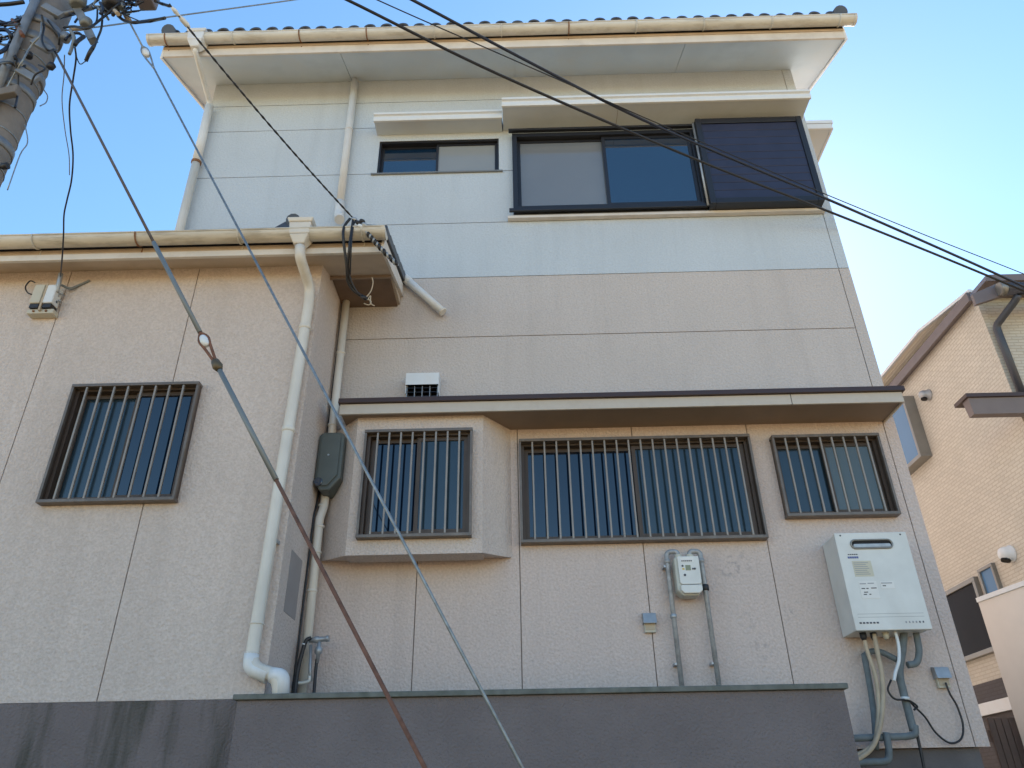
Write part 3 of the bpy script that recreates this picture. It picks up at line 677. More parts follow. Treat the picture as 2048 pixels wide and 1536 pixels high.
cap_prism(SLOT[0]+.012, SLOT[1]-.012, SLOT[2]+.006, SLOT[2]+.030, -.259, -.2536).build('exhaust_deflector', M['galv'], fp, .002)
Y = -.2535
def plate(x0, x1, z0, z1, m_, n_='sticker'): MB().box(x0, x1, Y, -.2521, z0, z1).build(n_, m_, fp)
plate(2.105, 2.225, 2.845, 2.945, M['sticker'])
for k in range(7): MB().box(2.112, 2.205-.008*(k % 3), Y-.0008, Y-.0002, 2.857+k*.0122, 2.861+k*.0122).build('print_line', M['ink_pale'], fp)
plate(2.115, 2.228, 2.705, 2.815, M['sticker_white']); plate(2.25, 2.335, 2.765, 2.81, M['sticker_white'])
for x, z, ww in ((2.125, 2.765, .022), (2.155, 2.765, .014), (2.185, 2.767, .035), (2.13, 2.728, .02), (2.135, 2.742, .025), (2.165, 2.728, .012), (2.12, 2.795, .04), (2.17, 2.797, .04), (2.255, 2.797, .07), (2.262, 2.78, .02)):
    MB().box(x, x+ww, Y-.0008, Y-.0002, z, z+.006).build('print_line', M['ink_pale'] if ww > .036 else M['ink'], fp)
for k in range(5): MB().box(2.09+k*.013, 2.100+k*.013, Y, -.2521, 2.985, 2.991).build('brand_mark', M['ink'], fp)
for k in range(5): MB().box(2.085+k*.014, 2.097+k*.014, Y, -.2521, 2.962, 2.975).build('brand_mark', mat('brand_blue', (.1, .13, .3), .5) if k == 0 else bpy.data.materials['brand_blue'], fp)
for k in range(6): MB().box(2.062+k*.021, 2.076+k*.021, Y, -.2521, 2.552, 2.562).build('model_mark', M['ink'], fp)
for k in range(6): MB().box(2.345+k*.021, 2.353+k*.021, Y, -.2521, 2.552, 2.563).build('model_mark', M['ink_pale'] if k < 4 else M['ink'], fp)
for z in (2.61, 2.59): MB().box(hx0+.03, hx1-.03, -.2527, -.2521, z, z+.002).build('panel_groove', M['ink_pale'], fp)
for x in (2.07, 2.46): MB().lathe((x, -.252, 3.115), (0, -1, 0), [(0, .006), (.003, .005)], 8).build('panel_screw', M['ink'], fp)
MB().box(2.10, 2.43, -.03, -.002, hz1-.004, hz1+.025).build('hanging_bracket', M['alu'], t)
# pipework under the heater
def pl(name, mt_, r, pts, par, Yd=-.12, k=6): return MB().tube(smooth_path([at(p[0], p[1], p[2] if len(p) > 2 else Yd) for p in pts], k), r, 10).build(name, mt_, par)
t = thing('heater_pipework', 'lagged blue-grey and beige pipes below the wall-hung heater', 'pipes')
pl('lagged_pipe', M['lag_blue'], .023, [(1808,1262),(1805,1300),(1799,1345),(1807,1385),(1816,1420),(1827,1462)], t)
pl('lagged_pipe', M['lag_blue'], .020, [(1832,1265),(1838,1300),(1833,1325),(1815,1330)], t)
pl('lagged_pipe', M['lag_blue'], .018, [(1728,1308,-.08),(1735,1345,-.08),(1742,1386,-.08),(1749,1440,-.08),(1752,1500,-.08)], t)
pl('lagged_pipe', M['lag_blue'], .018, [(1728,1312,-.08),(1742,1303,-.08),(1762,1304,-.08),(1795,1320,-.1)], t)
pl('lagged_pipe', M['lag_blue'], .020, [(1680,1477),(1720,1476),(1780,1474),(1826,1470),(1830,1450)], t, -.13)
pl('lagged_pipe', M['lag_blue'], .020, [(1690,1527),(1740,1524),(1772,1522),(1778,1505),(1772,1465)], t, -.16)
pl('taped_pipe', M['lag_beige'], .012, [(1727,1268),(1734,1300),(1751,1353),(1757,1400),(1755,1450),(1745,1490),(1705,1515)], t, -.16)
pl('taped_pipe', M['lag_beige'], .014, [(1748,1268),(1756,1310),(1764,1350),(1766,1402),(1758,1461),(1740,1500),(1700,1528)], t, -.17)
pl('drain_hose', M['pipe_white'], .010, [(1790,1262),(1797,1290),(1798,1320),(1791,1345),(1788,1362)], t, -.19)
for q in ((1727,1274),(1748,1274),(1772,1272)):
    p = at(q[0], q[1], -.16); MB().lathe(p+Vector((0,0,-.02)), (0,0,1), [(0,.014),(.02,.02),(.045,.02)], 10).build('pipe_nut', M['black'] if q[0] < 1760 else M['ivory_box'], t)
p = at(1810, 1397, -.148); MB().lathe(p-Vector((0,0,.008)), (0.1,0,1), [(0,.025),(.016,.025)], 12).build('pipe_tie', M['pipe_white'], t)
MB().box(1.875, 1.90, -.09, -.001, 2.135, 2.15).build('pipe_clip', M['rust'], t)
t = thing('power_cord', 'black cord hanging in a loop from the corner socket to the heater pipes', 'cord')
pl('cord', M['black'], .006, [(1891,1365,-.05),(1900,1388,-.05),(1914,1412,-.04),(1926,1450,-.04),(1922,1478,-.04),(1900,1486,-.04),(1872,1466,-.04),(1850,1434,-.05),(1828,1412,-.09),(1805,1385,-.12)], t)
pl('cord', M['black'], .006, [(1782,1360,-.15),(1776,1380,-.16),(1790,1398,-.16),(1815,1400,-.16),(1834,1412,-.1),(1828,1420,-.1)], t)
pl('cord', M['black'], .009, [(1833,1465,-.10),(1841,1500,-.10),(1850,1545,-.10)], t)
# tap assembly by the conduit
t = thing('water_tap', 'grey outdoor tap with black hoses standing on the wall coping', 'tap')
p = at(636, 1285, -.20)
MB().lathe(at(618, 1281, -.20), at(656,1277,-.20)-at(618,1281,-.20), [(0,.014),(.03,.017),(.04,.022),(.06,.022),(.065,.016),(.1,.016),(.11,.02),(.125,.02)], 12).build('tap_body', M['galv'], t)
MB().lathe(at(639, 1283, -.20), (0,0,-1), [(0,.012),(.03,.014),(.04,.024),(.07,.024),(.08,.012),(.13,.010)], 12).build('tap_valve', M['galv'], t)
MB().tube([at(622,1290,-.19), at(620,1340,-.19), at(622,1362,-.19)], .010, 10).build('tap_pipe', M['galv'], t)
pl('hose', M['black'], .013, [(622,1276,-.21),(612,1282,-.22),(603,1310,-.22),(594,1350,-.22),(588,1400,-.22)], t)
pl('hose', M['black'], .010, [(634,1318,-.2),(631,1345,-.2),(627,1400,-.2)], t)
MB().lathe(at(608,1290,-.22), (0.2,0,1), [(0,.015),(.008,.015)], 10).build('hose_clip', M['pipe_white'], t)
pl('stub_pipe', M['pipe_cream'], .010, [(592,1366,-.2),(605,1366,-.2),(618,1362,-.2),(619,1352,-.2)], t)
pl('valve_key', M['black'], .006, [(556,1345,-.4),(557,1365,-.4),(557,1400,-.4)], t)
MB().lathe(at(550,1340,-.4), (1,0,0.1), [(0,.008),(.04,.008)], 8).build('valve_key_handle', M['galv'], t)
# telephone terminal boxes on the wing
t = thing('terminal_box', 'pair of ivory telephone terminal boxes high on the wing wall', 'terminal box')
for x0, x1, z0, z1, mm in ((-3.50,-3.425,4.74,4.955,M['ivory_box']), (-3.405,-3.335,4.74,4.95,M['hood_white'])):
    MB().box(x0, x1, -.745, YA-.012, z0+.05, z1).build('box_cover', mm, t, .008)
    MB().box(x0+.006, x1-.006, -.735, YA-.014, z0+.015, z0+.049).build('box_entry', M['black'], t)
MB().box(-3.42, -3.407, -.74, YA-.002, 4.73, 4.96).build('box_rail', M['lag_beige'], t)
MB().box(-3.51, -3.32, -.72, YA-.002, 4.715, 4.752).build('box_base', M['ivory_box'], t, .004)
for x in (-3.46, -3.37): MB().lathe((x, -.72, 4.733), (0,-1,0), [(0,.009),(.008,.008)], 8).build('box_bolt', M['rust'], t)
pl('looped_wire', M['cable'], .005, [(70,565,-.70),(60,562,-.70),(51,574,-.70),(56,586,-.70),(70,590,-.70)], t)
pl('wall_wire', M['guard'], .009, [(122,570,-.70),(140,577,-.68),(155,572,-.66),(180,561,-.655)], t)
pl('drop_clamp', M['galv'], .016, [(122,548,-.74),(118,565,-.74),(113,585,-.72)], t)
for q in ((112,592),(120,588),(108,604),(116,602)): MB().lathe(at(q[0],q[1],-.70), (1,.3,.2), [(0,.008),(.02,.01)], 8).build('drop_fitting', M['galv'] if q[0] > 110 else M['black'], t)

# ------------------------------------------------------------------ utility pole
PR = 0.112
pc = at(73, 85, -2.32)
pole = empty('utility_pole'); tag(pole, 'round concrete utility pole with steel bands, conduit and tangled wires', 'pole')
px_, py_ = pc.x, pc.y
MB().tube([(px_, py_, 0), (px_, py_, 2.5), (px_, py_, 5.2), (px_, py_, 7.6)], PR+.03, 28, r2=PR-.02).build('pole_shaft', M['pole'], pole)
def prad(z): return PR+.03-.05*min(z, 7.6)/7.6*1.0
def band(z, h, name='pole_band', mm='galv_dark', extra=.004, tilt=0):
    r = prad(z)+extra
    return MB().lathe((px_, py_, z-h/2), (tilt, 0, 1), [(0, r), (h, r)], 28).build(name, M[mm], pole)
for z, h, e in ((4.62,.05,.006),(5.02,.045,.006),(5.17,.05,.012),(5.42,.06,.006),(5.55,.05,.014)): band(z, h, extra=e)
for z in (4.38, 4.47, 4.70, 4.86, 5.10, 5.28): band(z, .008, 'pole_strap', 'steel_wire', .004, random.uniform(-.06, .06))
# conduit running up the street side
c0 = Vector((px_+.015, py_-prad(5)-.03, 0))
MB().tube([c0+Vector((.03,0,4.75)), c0+Vector((.01,0,5.3)), c0+Vector((-.005,0,6.2))], .022, 12).build('pole_conduit', M['galv_dark'], pole)
# clamp block and guy anchor
MB().hexa([(px_-.02,py_-.17,4.80),(px_+.16,py_-.16,4.86),(px_+.16,py_-.12,4.86),(px_-.02,py_-.13,4.80)], [(px_-.02,py_-.17,4.85),(px_+.16,py_-.16,4.92),(px_+.16,py_-.12,4.92),(px_-.02,py_-.13,4.85)]).build('guy_clamp', M['pole'], pole, .005)
# step bolts
for z, s in ((4.40, 1), (3.98, 1), (4.9, -1)):
    MB().tube([(px_+s*prad(z)*.7, py_-prad(z)*.6, z), (px_+s*(prad(z)+.10), py_-prad(z)*.75, z)], .010, 8).build('step_bolt', M['black'], pole)
    MB().lathe((px_+s*(prad(z)+.085), py_-prad(z)*.74, z), (s,-.1,0), [(0,.017),(.03,.017)], 8).build('step_bolt_cap', M['black'], pole)
# steel arm leaning out to the right
a0 = at(140, -15, -2.42); a1 = at(186, 82, -2.42)
dv = (a1-a0).normalized(); nv = Vector((0,-1,0)); sv = dv.cross(nv).normalized()
bb = MB(); c = []
for q in (a0, a1):
    for sx, sy in ((-1,-1),(1,-1),(1,1),(-1,1)): c.append(q+sv*sx*.022+nv*sy*.02)
bb.add(c, [(0,3,2,1),(4,5,6,7),(0,1,5,4),(1,2,6,5),(2,3,7,6),(3,0,4,7)]).build('steel_arm', M['galv_dark'], pole, .002)
a0 = at(108, 34, -2.40); a1 = at(186, 14, -2.40); MB().tube([a0, a1], .016, 8).build('steel_arm', M['galv_dark'], pole)
a0 = at(140, 58, -2.40); a1 = at(168, 56, -2.40); MB().tube([a0, a1], .014, 8).build('arm_strut', M['lag_beige'], pole)
# tangle of wires and fittings round the head of the pole
def sq(pts, r, mm, Yd=-2.45, name='tail_wire'):
    return MB().tube(smooth_path([at(x, y, Yd+random.uniform(-.06,.06)) for x, y in pts], 5), r, 7).build(name, M[mm], pole)
sq([(128,55),(150,53),(175,57),(200,40),(240,6)], .007, 'cable'); sq([(165,20),(185,8),(205,-6)], .006, 'cable')
sq([(205,25),(203,55),(196,75),(188,95),(178,112)], .006, 'cable'); sq([(195,15),(192,45),(172,58)], .005, 'cable_blue')
sq([(130,80),(140,70),(155,66),(165,72)], .008, 'cable_blue'); sq([(140,60),(148,75),(143,98),(139,108)], .009, 'guard')
sq([(168,73),(156,82),(150,90)], .011, 'black'); sq([(188,92),(180,104),(172,122)], .010, 'black'); sq([(172,122),(160,128),(152,110),(150,92)], .003, 'cable')
sq([(-10,10),(20,8),(48,4)], .012, 'cable'); sq([(-10,48),(20,46),(44,34)], .010, 'cable'); sq([(-10,52),(20,50),(40,48)], .006, 'cable')
sq([(-10,60),(12,60),(22,72),(21,86),(8,100),(-10,108)], .011, 'cable_blue'); sq([(25,40),(36,55),(46,72)], .011, 'rust_wire')
sq([(-8,128),(20,125),(40,138),(52,130)], .008, 'cable'); sq([(5,190),(25,155),(45,122),(60,95),(80,70),(83,45)], .005, 'steel_wire', -2.49)
sq([(83,30),(88,55),(84,80),(95,100),(112,100)], .006, 'cable', -2.48); sq([(60,2),(68,14),(60,22)], .006, 'cable', -2.5)
sq([(95,40),(108,58),(118,70),(118,90)], .005, 'cable', -2.48); sq([(78,130),(90,138),(70,150),(62,170)], .005, 'cable', -2.5)
sq([(30,120),(36,150),(35,190),(30,215)], .006, 'cable', -2.5); sq([(88,180),(95,192),(92,205),(80,212)], .003, 'steel_wire')
sq([(50,250),(55,285),(40,310),(15,380)], .003, 'steel_wire', -2.45)
sq([(205,12),(215,25),(230,20),(240,30)], .011, 'black'); sq([(212,-5),(222,14),(236,28)], .012, 'lag_beige'); sq([(222,10),(250,8),(272,10)], .010, 'black')
sq([(236,32),(250,42),(270,45),(300,42),(330,36)], .009, 'cable'); sq([(250,24),(270,22),(288,20)], .004, 'cable'); sq([(310,2),(325,8),(338,12)], .009, 'cable')
sq([(200,5),(206,18),(200,28)], .008, 'cable_blue'); sq([(224,8),(232,18),(226,30)], .010, 'cable'); sq([(262,18),(264,24),(278,22)], .004, 'cable')
for x, y, r, mm in ((158,2,.045,'guard'),(226,4,.05,'black'),(60,110,.02,'black'),(30,116,.018,'black'),(100,132,.02,'black'),(130,75,.028,'galv_dark'),(172,45,.03,'guard')):
    p = at(x, y, -2.45); MB().lathe(p-Vector((0,0,r)), (random.uniform(-.4,.4),0,1), [(0,r*.6),(r*.3,r),(r*1.6,r),(r*2,r*.5)], 12).build('wire_fitting', M[mm], pole)
p = at(294, -4, -2.35); MB().box(p.x-.05, p.x+.05, p.y-.05, p.y+.05, p.z-.055, p.z+.12).build('junction_box', M['mauve'], pole, .01)
# flat clamp plates on the shaft
for x, y in ((84,92),(55,150),(105,22)):
    p = at(x, y, -2.475); b = MB().box(-.06,.06,-.012,.012,-.022,.022).build('clamp_plate', M['galv_dark'], pole, .003); b.location = p; b.rotation_euler = (0, rad(28), rad(15))

rnd = random.Random(11)
for k in range(11):                              # loose tails to the left of the shaft and under the pole head
    x, y = rnd.uniform(-5, 40), rnd.uniform(15, 115)
    sq([(x+rnd.uniform(-14,14)*i, y+rnd.uniform(2,11)*i) for i in range(4)], rnd.uniform(.003,.007), rnd.choice(['cable','cable_blue','steel_wire']), -2.4)
for k in range(16):
    x, y = rnd.uniform(135, 265), rnd.uniform(-4, 26)
    sq([(x+rnd.uniform(-9,9)*i, y+rnd.uniform(-2,8)*i) for i in range(4)], rnd.uniform(.003,.007), rnd.choice(['cable','cable_blue','guard']), -2.42)
for k in range(7):
    x, y = rnd.uniform(185, 245), rnd.uniform(-2, 20); p = at(x, y, -2.44); q_ = rnd.uniform(.014,.028)
    MB().lathe(p, (rnd.uniform(-.6,.6), .2, 1), [(0,q_*.5),(q_*.4,q_),(q_*1.5,q_),(q_*2,q_*.4)], 10).build('wire_fitting', M[rnd.choice(['black','guard','ivory_box','galv_dark'])], pole)

# ------------------------------------------------------------------ wires in the air
def wire(name, label, cat, pts, r, mm, group=None, k=8, n=8):
    e = thing(name, label, cat, group)
    MB().tube(smooth_path(pts, k), r, n).build('cable', M[mm], e); return e
def lerp3(a, b, t): return a+(b-a)*t
# guy wire with guard, from the clamp on the pole down across the wing
GA, GB = at(118, 118, -2.45), at(852, 1540, -2.75)
GB2 = GB+(GB-GA)*0.52
def online(t): return lerp3(GA, GB, t)
def tpix(y): return (y-118)/(1540-118)
e = thing('guy_wire', 'rusty guy wire with grey sleeve and white egg insulator crossing the wing window side', 'wire')
def par_at_y(A, B, y):
    lo, hi = 0.0, 1.0
    for _ in range(40):
        mid = (lo+hi)/2; q = A+(B-A)*mid-CAM; py = 768-FPX*q.dot(UPV)/q.dot(FW)
        if py < y: lo = mid
        else: hi = mid
    return lo
def seg(A, B, ya, yb): return A+(B-A)*par_at_y(A, B, ya), A+(B-A)*par_at_y(A, B, yb)
MB().tube([GA-(GB-GA).normalized()*.11, seg(GA, GB, 118, 485)[1]], .0065, 8).build('upper_strand', M['dull_wire'], e)
MB().tube(seg(GA, GB, 485, 665), .0095, 10).build('upper_sleeve', M['guard'], e)
MB().tube(seg(GA, GB, 735, 960), .0095, 10).build('lower_sleeve', M['guard'], e)
q = seg(GA, GB, 960, 1540); MB().tube([q[0], GB2], .0068, 8).build('lower_strand', M['rust_wire'], e)
p0, p1 = seg(GA, GB, 665, 735); d = (p1-p0).normalized(); s_ = d.cross(Vector((0,1,0))).normalized()
MB().lathe(p0+d*.02, d, [(0,.007),(.010,.014),(.03,.0175),(.052,.014),(.062,.007)], 14).build('egg_insulator', M['porcelain'], e)
for s in (-1, 1):
    MB().tube(smooth_path([p0, p0+d*.04+s_*s*.018, p0+d*.09+s_*s*.012, p1], 5), .006, 7).build('wire_loop', M['rust_wire'], e)
MB().lathe(p1-d*.035, d, [(0,.016),(.03,.02),(.05,.012)], 10).build('wire_clamp', mat('brass', (.12,.09,.05), .5, metal=.4), e)
HA, HB = at(236, 0, -2.35), at(1047, 1540, -2.75); HB2 = HB+(HB-HA)*0.45
HA0 = HA-(HB-HA)*.06
e = thing('guy_wire', 'thin galvanised guy wire with small insulator passing in front of the bay window', 'wire')
q = seg(HA, HB, 0.5, 105); MB().tube([HA0, q[1]], .005, 8).build('upper_strand', M['steel_wire'], e)
q = seg(HA, HB, 130, 1540); MB().tube([q[0], HB2], .0052, 8).build('lower_strand', M['steel_wire'], e)
p0, p1 = seg(HA, HB, 92, 138); d = (p1-p0).normalized(); s_ = d.cross(Vector((0,1,0))).normalized()
MB().lathe(p0+d*.045, d, [(0,.007),(.012,.017),(.04,.02),(.065,.015),(.075,.007)], 14).build('egg_insulator', M['porcelain'], e)
for s in (-1, 1): MB().tube(smooth_path([p0, p0+d*.07+s_*s*.018, p1], 6), .005, 7).build('wire_loop', M['steel_wire'], e)
p0, p1 = seg(HA, HB, 22, 42); MB().tube([p0, p1], .016, 10).build('wire_sleeve', M['lag_beige'], e)
# service drop to the corner of the wing
A0, A1 = at(338, 8, -2.35), at(706, 436, -0.98)
e = thing('service_drop_cable', 'black twisted supply cable from the pole to the wing gutter corner', 'cable')
def sagged(A, B, sag, n=24): return [A+(B-A)*(i/n)-Vector((0,0,sag*4*(i/n)*(1-i/n))) for i in range(n+1)]
ln = sagged(A0, A1, .03, 60)
def twist(path, r, rr, turns, ph):
    o = []
    for i, p in enumerate(path):
        d = (path[min(i+1, len(path)-1)]-path[max(i-1, 0)]).normalized(); a = d.orthogonal().normalized(); b_ = d.cross(a); an = ph+turns*2*math.pi*i/(len(path)-1)
        o.append(p+(a*math.cos(an)+b_*math.sin(an))*rr)
    return o
for ph in (0, math.pi): MB().tube(twist(ln, .006, .0035, 14, ph), .0042, 6).build('strand', M['cable'], e)
p0, p1 = seg(A0, A1, 14, 45); d = (p1-p0).normalized()
MB().lathe(p0, d, [(0,.008),(.03,.015),(.06,.008),(.08,.017),(.12,.017),(.14,.007)], 12).build('pin_insulator', M['porcelain'], e)
tw = [at(718,446,-.98), at(738,470,-.97), at(760,495,-.94), at(795,530,-.9)]
tp = smooth_path(tw, 16)
MB().tube(twist(tp, .01, .010, 9, 0), .010, 7).build('tail_strand', M['cable'], e); MB().tube(twist(tp, .01, .010, 9, math.pi), .008, 7).build('tail_strand', M['galv'], e)
for pts, r in (([(700,437),(688,455),(687,480),(693,530),(695,560),(706,580),(730,597)], .010), ([(706,440),(703,460),(698,500),(697,545),(712,582),(732,595)], .009), ([(712,440),(706,455),(702,500),(700,550)], .006)):
    MB().tube(smooth_path([at(x, y, -1.0+max(0,(y-500))*.0025) for x, y in pts], 6), r, 8).build('drip_loop', M['cable'], e)
MB().lathe(at(722,592,-.78), at(738,600,-.78)-at(722,592,-.78), [(0,.012),(.03,.016),(.05,.012)], 10).build('cable_joint', M['black'], e)
for pts in ([(732,595),(742,582),(746,565),(744,555)], [(733,597),(742,603),(738,610),(728,607)], [(735,600),(741,592),(741,606),(749,612)]):
    MB().tube(smooth_path([at(x, y, -.70) for x, y in pts], 6), .0045, 6).build('tail_wire', M['lag_beige'], e)
for q, mm in (((704,436),'galv'),((712,443),'black'),((720,440),'black'),((716,450),'porcelain'),((724,447),'galv')):
    MB().lathe(at(q[0],q[1],-1.0), (1,.2,-.6), [(0,.010),(.012,.016),(.03,.016),(.04,.008)], 10).build('dead_end_clamp', M[mm], e)
# telephone drop
pts = [(150,95),(152,118),(146,160),(139,210),(141,260),(146,310),(143,360),(134,400),(128,430),(127,470),(124,520),(121,552)]
pp = [at(x, y, -2.35+1.28*max(0,(y-95))/425) for x, y in pts[:-1]]+[at(*pts[-1], -.765)]
wire('telephone_cable', 'slack thin blue-black drop cable from the pole to the terminal boxes', 'cable', pp, .0052, 'cable_blue')
pts = [(129,110),(128,150),(124,200),(130,260),(138,310),(139,350)]
wire('telephone_cable', 'hair-thin loose wire hanging beside the slack drop cable', 'cable', [at(x, y, -2.35+1.62*max(0,(y-95))/457) for x, y in pts], .003, 'guard')
# span wire to the right of the pole
wire('span_wire', 'thin grey span wire leaving the pole level above the roof corner', 'wire', [at(120,62,-2.3), at(210,52,-2.2), at(330,35,-2.0), at(470,16,-1.8), at(600,-2,-1.6), at(900,-45,-1.2)], .005, 'steel_wire')
# three cables overhead
def over(name, label, pix, Y0, Y1, r, mm):
    n = len(pix); P_ = []
    for (x, y) in pix: P_.append(at(x, y, Y0+(Y1-Y0)*(x-700)/1350))
    return wire(name, label, 'cable', P_, r, mm, None, 10)
over('overhead_cable', 'lowest of three overhead cables, thick black, crossing the shutter box', [(420,-130),(695,0),(1000,150),(1390,318),(1640,416),(1850,500),(2048,582),(2300,690)], -2.0, .55, .0108, 'cable')
over('overhead_cable', 'thick blue-black overhead cable, crossing the hood of the large window', [(560,-140),(825,0),(1060,125),(1280,237),(1500,333),(1640,392),(1850,484),(2048,573),(2300,690)], -2.0, .5, .0115, 'cable_blue')
over('overhead_cable', 'thinnest of three overhead cables, running between the two thick ones', [(480,-130),(755,0),(1000,108),(1130,165),(1300,240),(1500,325),(1650,388),(1850,470),(2048,548),(2300,650)], -2.1, .6, .0045, 'cable')

# ------------------------------------------------------------------ neighbour house
NX, NY = 4.6, 1.20
nh = empty('neighbour_house'); tag(nh, 'cream brick-sided house with mauve eaves beyond the gap', 'house')
MB().box(NX, 10.0, NY, 7.5, 0.002, 6.05).build('siding_wall', M['siding'], nh)
MB().box(NX-.004, 10.0, NY-.006, 7.5, 0.003, 2.65).build('siding_base', M['siding_dark'], nh)
MB().box(NX-.03, 10.0, NY-.03, 7.5, 2.36, 2.47).build('base_ledge', M['hood_white'], nh)
MB().box(NX-.012, NX+.05, NY-.012, NY+.05, 0.004, 6.04).build('corner_trim', M['siding'], nh)
nr = MB().hexa([(NX-.06,NY-.3,6.0),(10.2,NY-.3,6.0),(10.2,7.7,6.0),(NX-.06,7.7,6.0)], [(NX-.03,NY-.3,6.075),(10.2,NY-.3,6.075),(10.2,7.7,6.075),(NX-.03,7.7,6.075)]).build('roof', M['mauve'], nh)
MB().box(NX-.09, NX-.062, NY-.02, 7.7, 5.965, 6.07).build('eave_fascia', M['mauve'], nr)
# boarded soffit that widens towards the back, white outer edge
zs = 6.20
qs = [atZ(1944,583,zs), atZ(1842,664,zs), atZ(1762,760,zs)]
far = Vector((NX-.03, qs[2].y+2.5, zs)); outer = qs[2]+(qs[2]-qs[1])*1.0
inn = [Vector((NX+.26, qs[0].y, zs)), Vector((NX+.26, qs[1].y, zs)), Vector((NX+.26, outer.y, zs))]
oul = [qs[0]+Vector((.0, .0, 0)), qs[1], outer]
MB().box(NX+.25, 10.2, qs[0].y+.1, 7.6, zs-.1, zs+.03).build('roof_deck', M['mauve'], nr)
NB = 9
for k in range(NB):
    t0_, t1_ = (k+.06)/NB, (k+.94)/NB
    for i in range(2):
        A = inn[i].lerp(oul[i], t0_); B = inn[i].lerp(oul[i], t1_); C = inn[i+1].lerp(oul[i+1], t1_); D_ = inn[i+1].lerp(oul[i+1], t0_)
        if (A-B).length < .004: A = A.lerp(D_, .02); B = B.lerp(C, .02)
        MB().hexa([(p.x,p.y,p.z) for p in (A, D_, C, B)], [(p.x,p.y,p.z+.02) for p in (A, D_, C, B)]).build('soffit_board', M['pale_boards'], nr)
    
for a, c in ((qs[0], qs[1]), (qs[1], outer)):
    dd = (c-a).normalized(); nn = Vector((-abs(dd.y), -abs(dd.x)*.2, 0)).normalized()
    vs_ = [a, c, c+nn*.03, a+nn*.03]
    MB().hexa([(p.x,p.y,p.z-.004) for p in vs_], [(p.x,p.y,p.z+.03) for p in vs_]).build('roof_edge', M['hood_white'], nr)
# front barge, gutter, downpipe
g0, g1 = at(1945,588,.9), at(2002,563,.9)
b = MB(); lo = Vector((0,0,-.12))
for q in (g0, g1): pass
vv = [g0+lo, g1+lo*1.3, g1, g0]; b.add([(p.x,.9,p.z) for p in vv]+[(p.x,.94,p.z) for p in vv], [(0,1,2,3),(7,6,5,4),(0,4,5,1),(1,5,6,2),(2,6,7,3),(3,7,4,0)]).build('barge_board', M['mauve'], nr)
ga = at(2003, 578, .86)
gg = MB().tube([ga, (10.2, .86, ga.z)], .06, 14).build('gutter', M['slate'], nr)
MB().lathe(ga-Vector((.03,0,0)), (1,0,0), [(0,.062),(.06,.064)], 14).build('gutter_end_cap', M['alu'], nr)
dn = [at(2036,590,.88), at(2030,602,.92), at(1992,652,1.12), at(1998,668,1.13), at(2045,790,1.13)]
MB().tube(elbow(dn, .05), .035, 12).build('downpipe', M['slate'], nh)
# porch roof edge in front
PY = 0.98
pa, pb = at(1934,790,PY), at(1946,826,PY)
MB().hexa([(pb.x+.02,PY+.02,pb.z),(10,PY+.02,pb.z),(10,PY+.1,pb.z),(pb.x+.02,PY+.1,pb.z)], [(pa.x,PY,pa.z-.03),(10,PY,pa.z-.03),(10,PY+.1,pa.z-.03),(pa.x,PY+.1,pa.z-.03)]).build('porch_roof', M['mauve'], nh)
MB().box(pa.x-.02, 10, PY-.02, PY+.2, pa.z-.028, pa.z+.008).build('porch_drip_edge', M['drip'], nh)
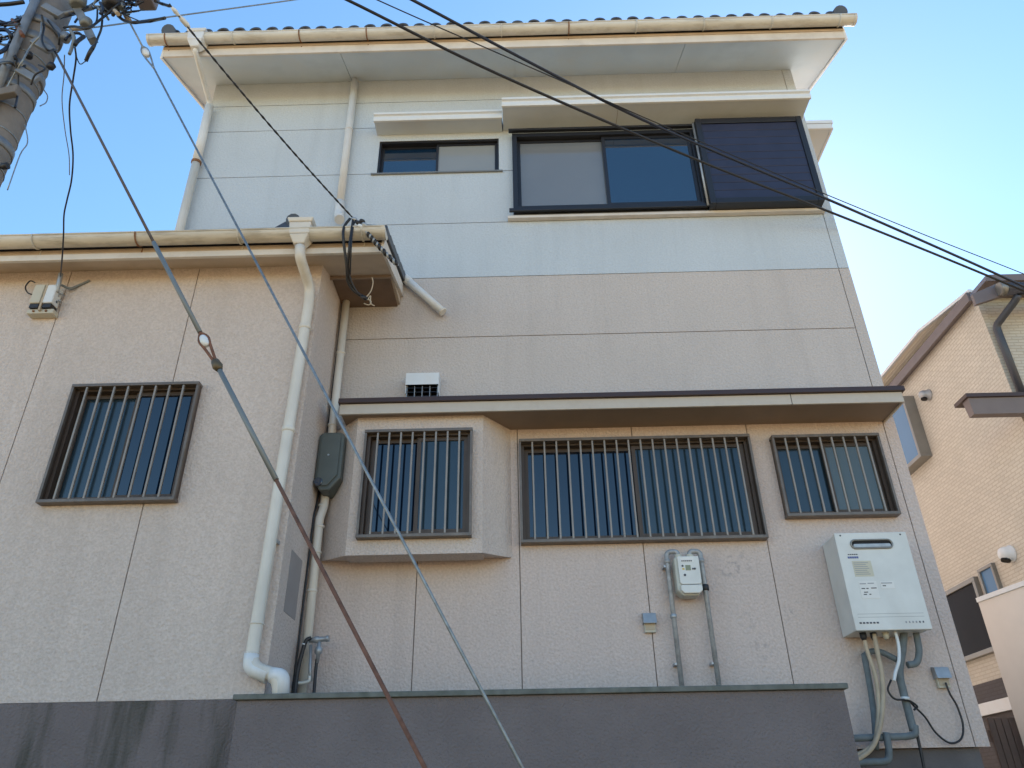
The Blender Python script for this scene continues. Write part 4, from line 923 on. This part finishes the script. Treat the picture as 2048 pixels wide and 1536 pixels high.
# windows
def nwin(y0, y1, z0, z1, dep, fw, pane):
    wn = MB(); x0 = NX-dep; b = MB()
    for (a0, a1, c0, c1) in ((y0, y1, z0, z0+fw), (y0, y1, z1-fw, z1), (y0, y0+fw, z0+fw, z1-fw), (y1-fw, y1, z0+fw, z1-fw)): b.box(x0, NX+.02, a0, a1, c0, c1)
    o = b.build('window', M['alu'], nh, .003)
    MB().box(x0+.02, x0+.03, y0+fw-.003, y1-fw+.003, z0+fw-.003, z1-fw+.003).build('pane', pane, o)
    return o
nwin(2.78, 3.36, 4.99, 5.76, .13, .045, M['sky_pane'])
nwin(2.66, 4.1, 2.88, 3.60, .05, .045, M['glass_dim'])
nwin(2.31, 2.58, 3.05, 3.64, .04, .03, M['sky_pane'])
for q, r in (((2010,1108), .07), ((1848,790), .055)):
    p = atX(q[0], q[1], NX-.06)
    v_ = MB().lathe(p+Vector((.06,0,0)), (-1,0,0), [(0,r*1.15),(.015,r*1.15),(.016,r),(.07,r*.98),(.10,r*.75),(.115,r*.3)], 16).build('vent_cap', M['hood_white'] if r > .06 else M['galv'], nh)
    MB().lathe(p+Vector((-.01,0,-r*.72)), (-.3,0,-1), [(0,r*.6),(.02,r*.6)], 12).build('vent_mouth', M['dark'], v_)
# cream wall and brown gate in the gap
e = empty('boundary_wall'); tag(e, 'smooth cream boundary wall with pale cap in front of the neighbouring house', 'wall')
ca, cb_ = at(1955,1200,1.0), atZ(2048,1166,2.976)
dd = (cb_-ca); dd.z = 0; dd.normalize(); nn = Vector((-dd.y, dd.x, 0)); nn = nn if nn.x > 0 else -nn
far_ = ca+dd*3.2
lp = [ca, far_, far_+nn*.14, ca+nn*.14]
MB().hexa([(p.x,p.y,.002) for p in reversed(lp)], [(p.x,p.y,2.955) for p in reversed(lp)]).build('wall_body', M['cream_wall'], e)
lp = [ca-nn*.012, far_-nn*.012, far_+nn*.15, ca+nn*.15]
MB().hexa([(p.x,p.y,2.956) for p in reversed(lp)], [(p.x,p.y,2.99) for p in reversed(lp)]).build('wall_cap', M['hood_white'], e)
e = empty('side_gate'); tag(e, 'dull brown board gate low in the gap between the houses', 'gate')
p = at(1972,1436,1.1); p2 = at(2042,1436,1.1)
nb = 5; st = (p2.x-p.x)/nb
for k in range(nb):
    MB().box(p.x+st*k+.003, p.x+st*(k+1)-.003, 1.09, 1.115, .02, p.z).build('board', M['brown_gate'], e, .003)
MB().box(p.x, p2.x, 1.116, 1.14, p.z-.16, p.z-.08).build('gate_rail', M['brown_gate'], e)
MB().box(p.x, p2.x, 1.116, 1.14, .3, .38).build('gate_rail', M['brown_gate'], e)


# ------------------------------------------------------------------ put every thing's origin at its base
bpy.context.view_layer.update()
for root in [o for o in COL.objects if o.type == 'EMPTY' and o.parent is None]:
    pts = []
    def walk(o):
        for c in o.children:
            if c.type == 'MESH': pts.extend(c.matrix_world @ Vector(v) for v in c.bound_box)
            walk(c)
    walk(root)
    if not pts: continue
    x = (min(p.x for p in pts)+max(p.x for p in pts))/2; y = (min(p.y for p in pts)+max(p.y for p in pts))/2; z = min(p.z for p in pts)
    root.location = (x, y, z)
    inv = Matrix.Translation((x, y, z)).inverted()
    for c in root.children: c.matrix_parent_inverse = inv
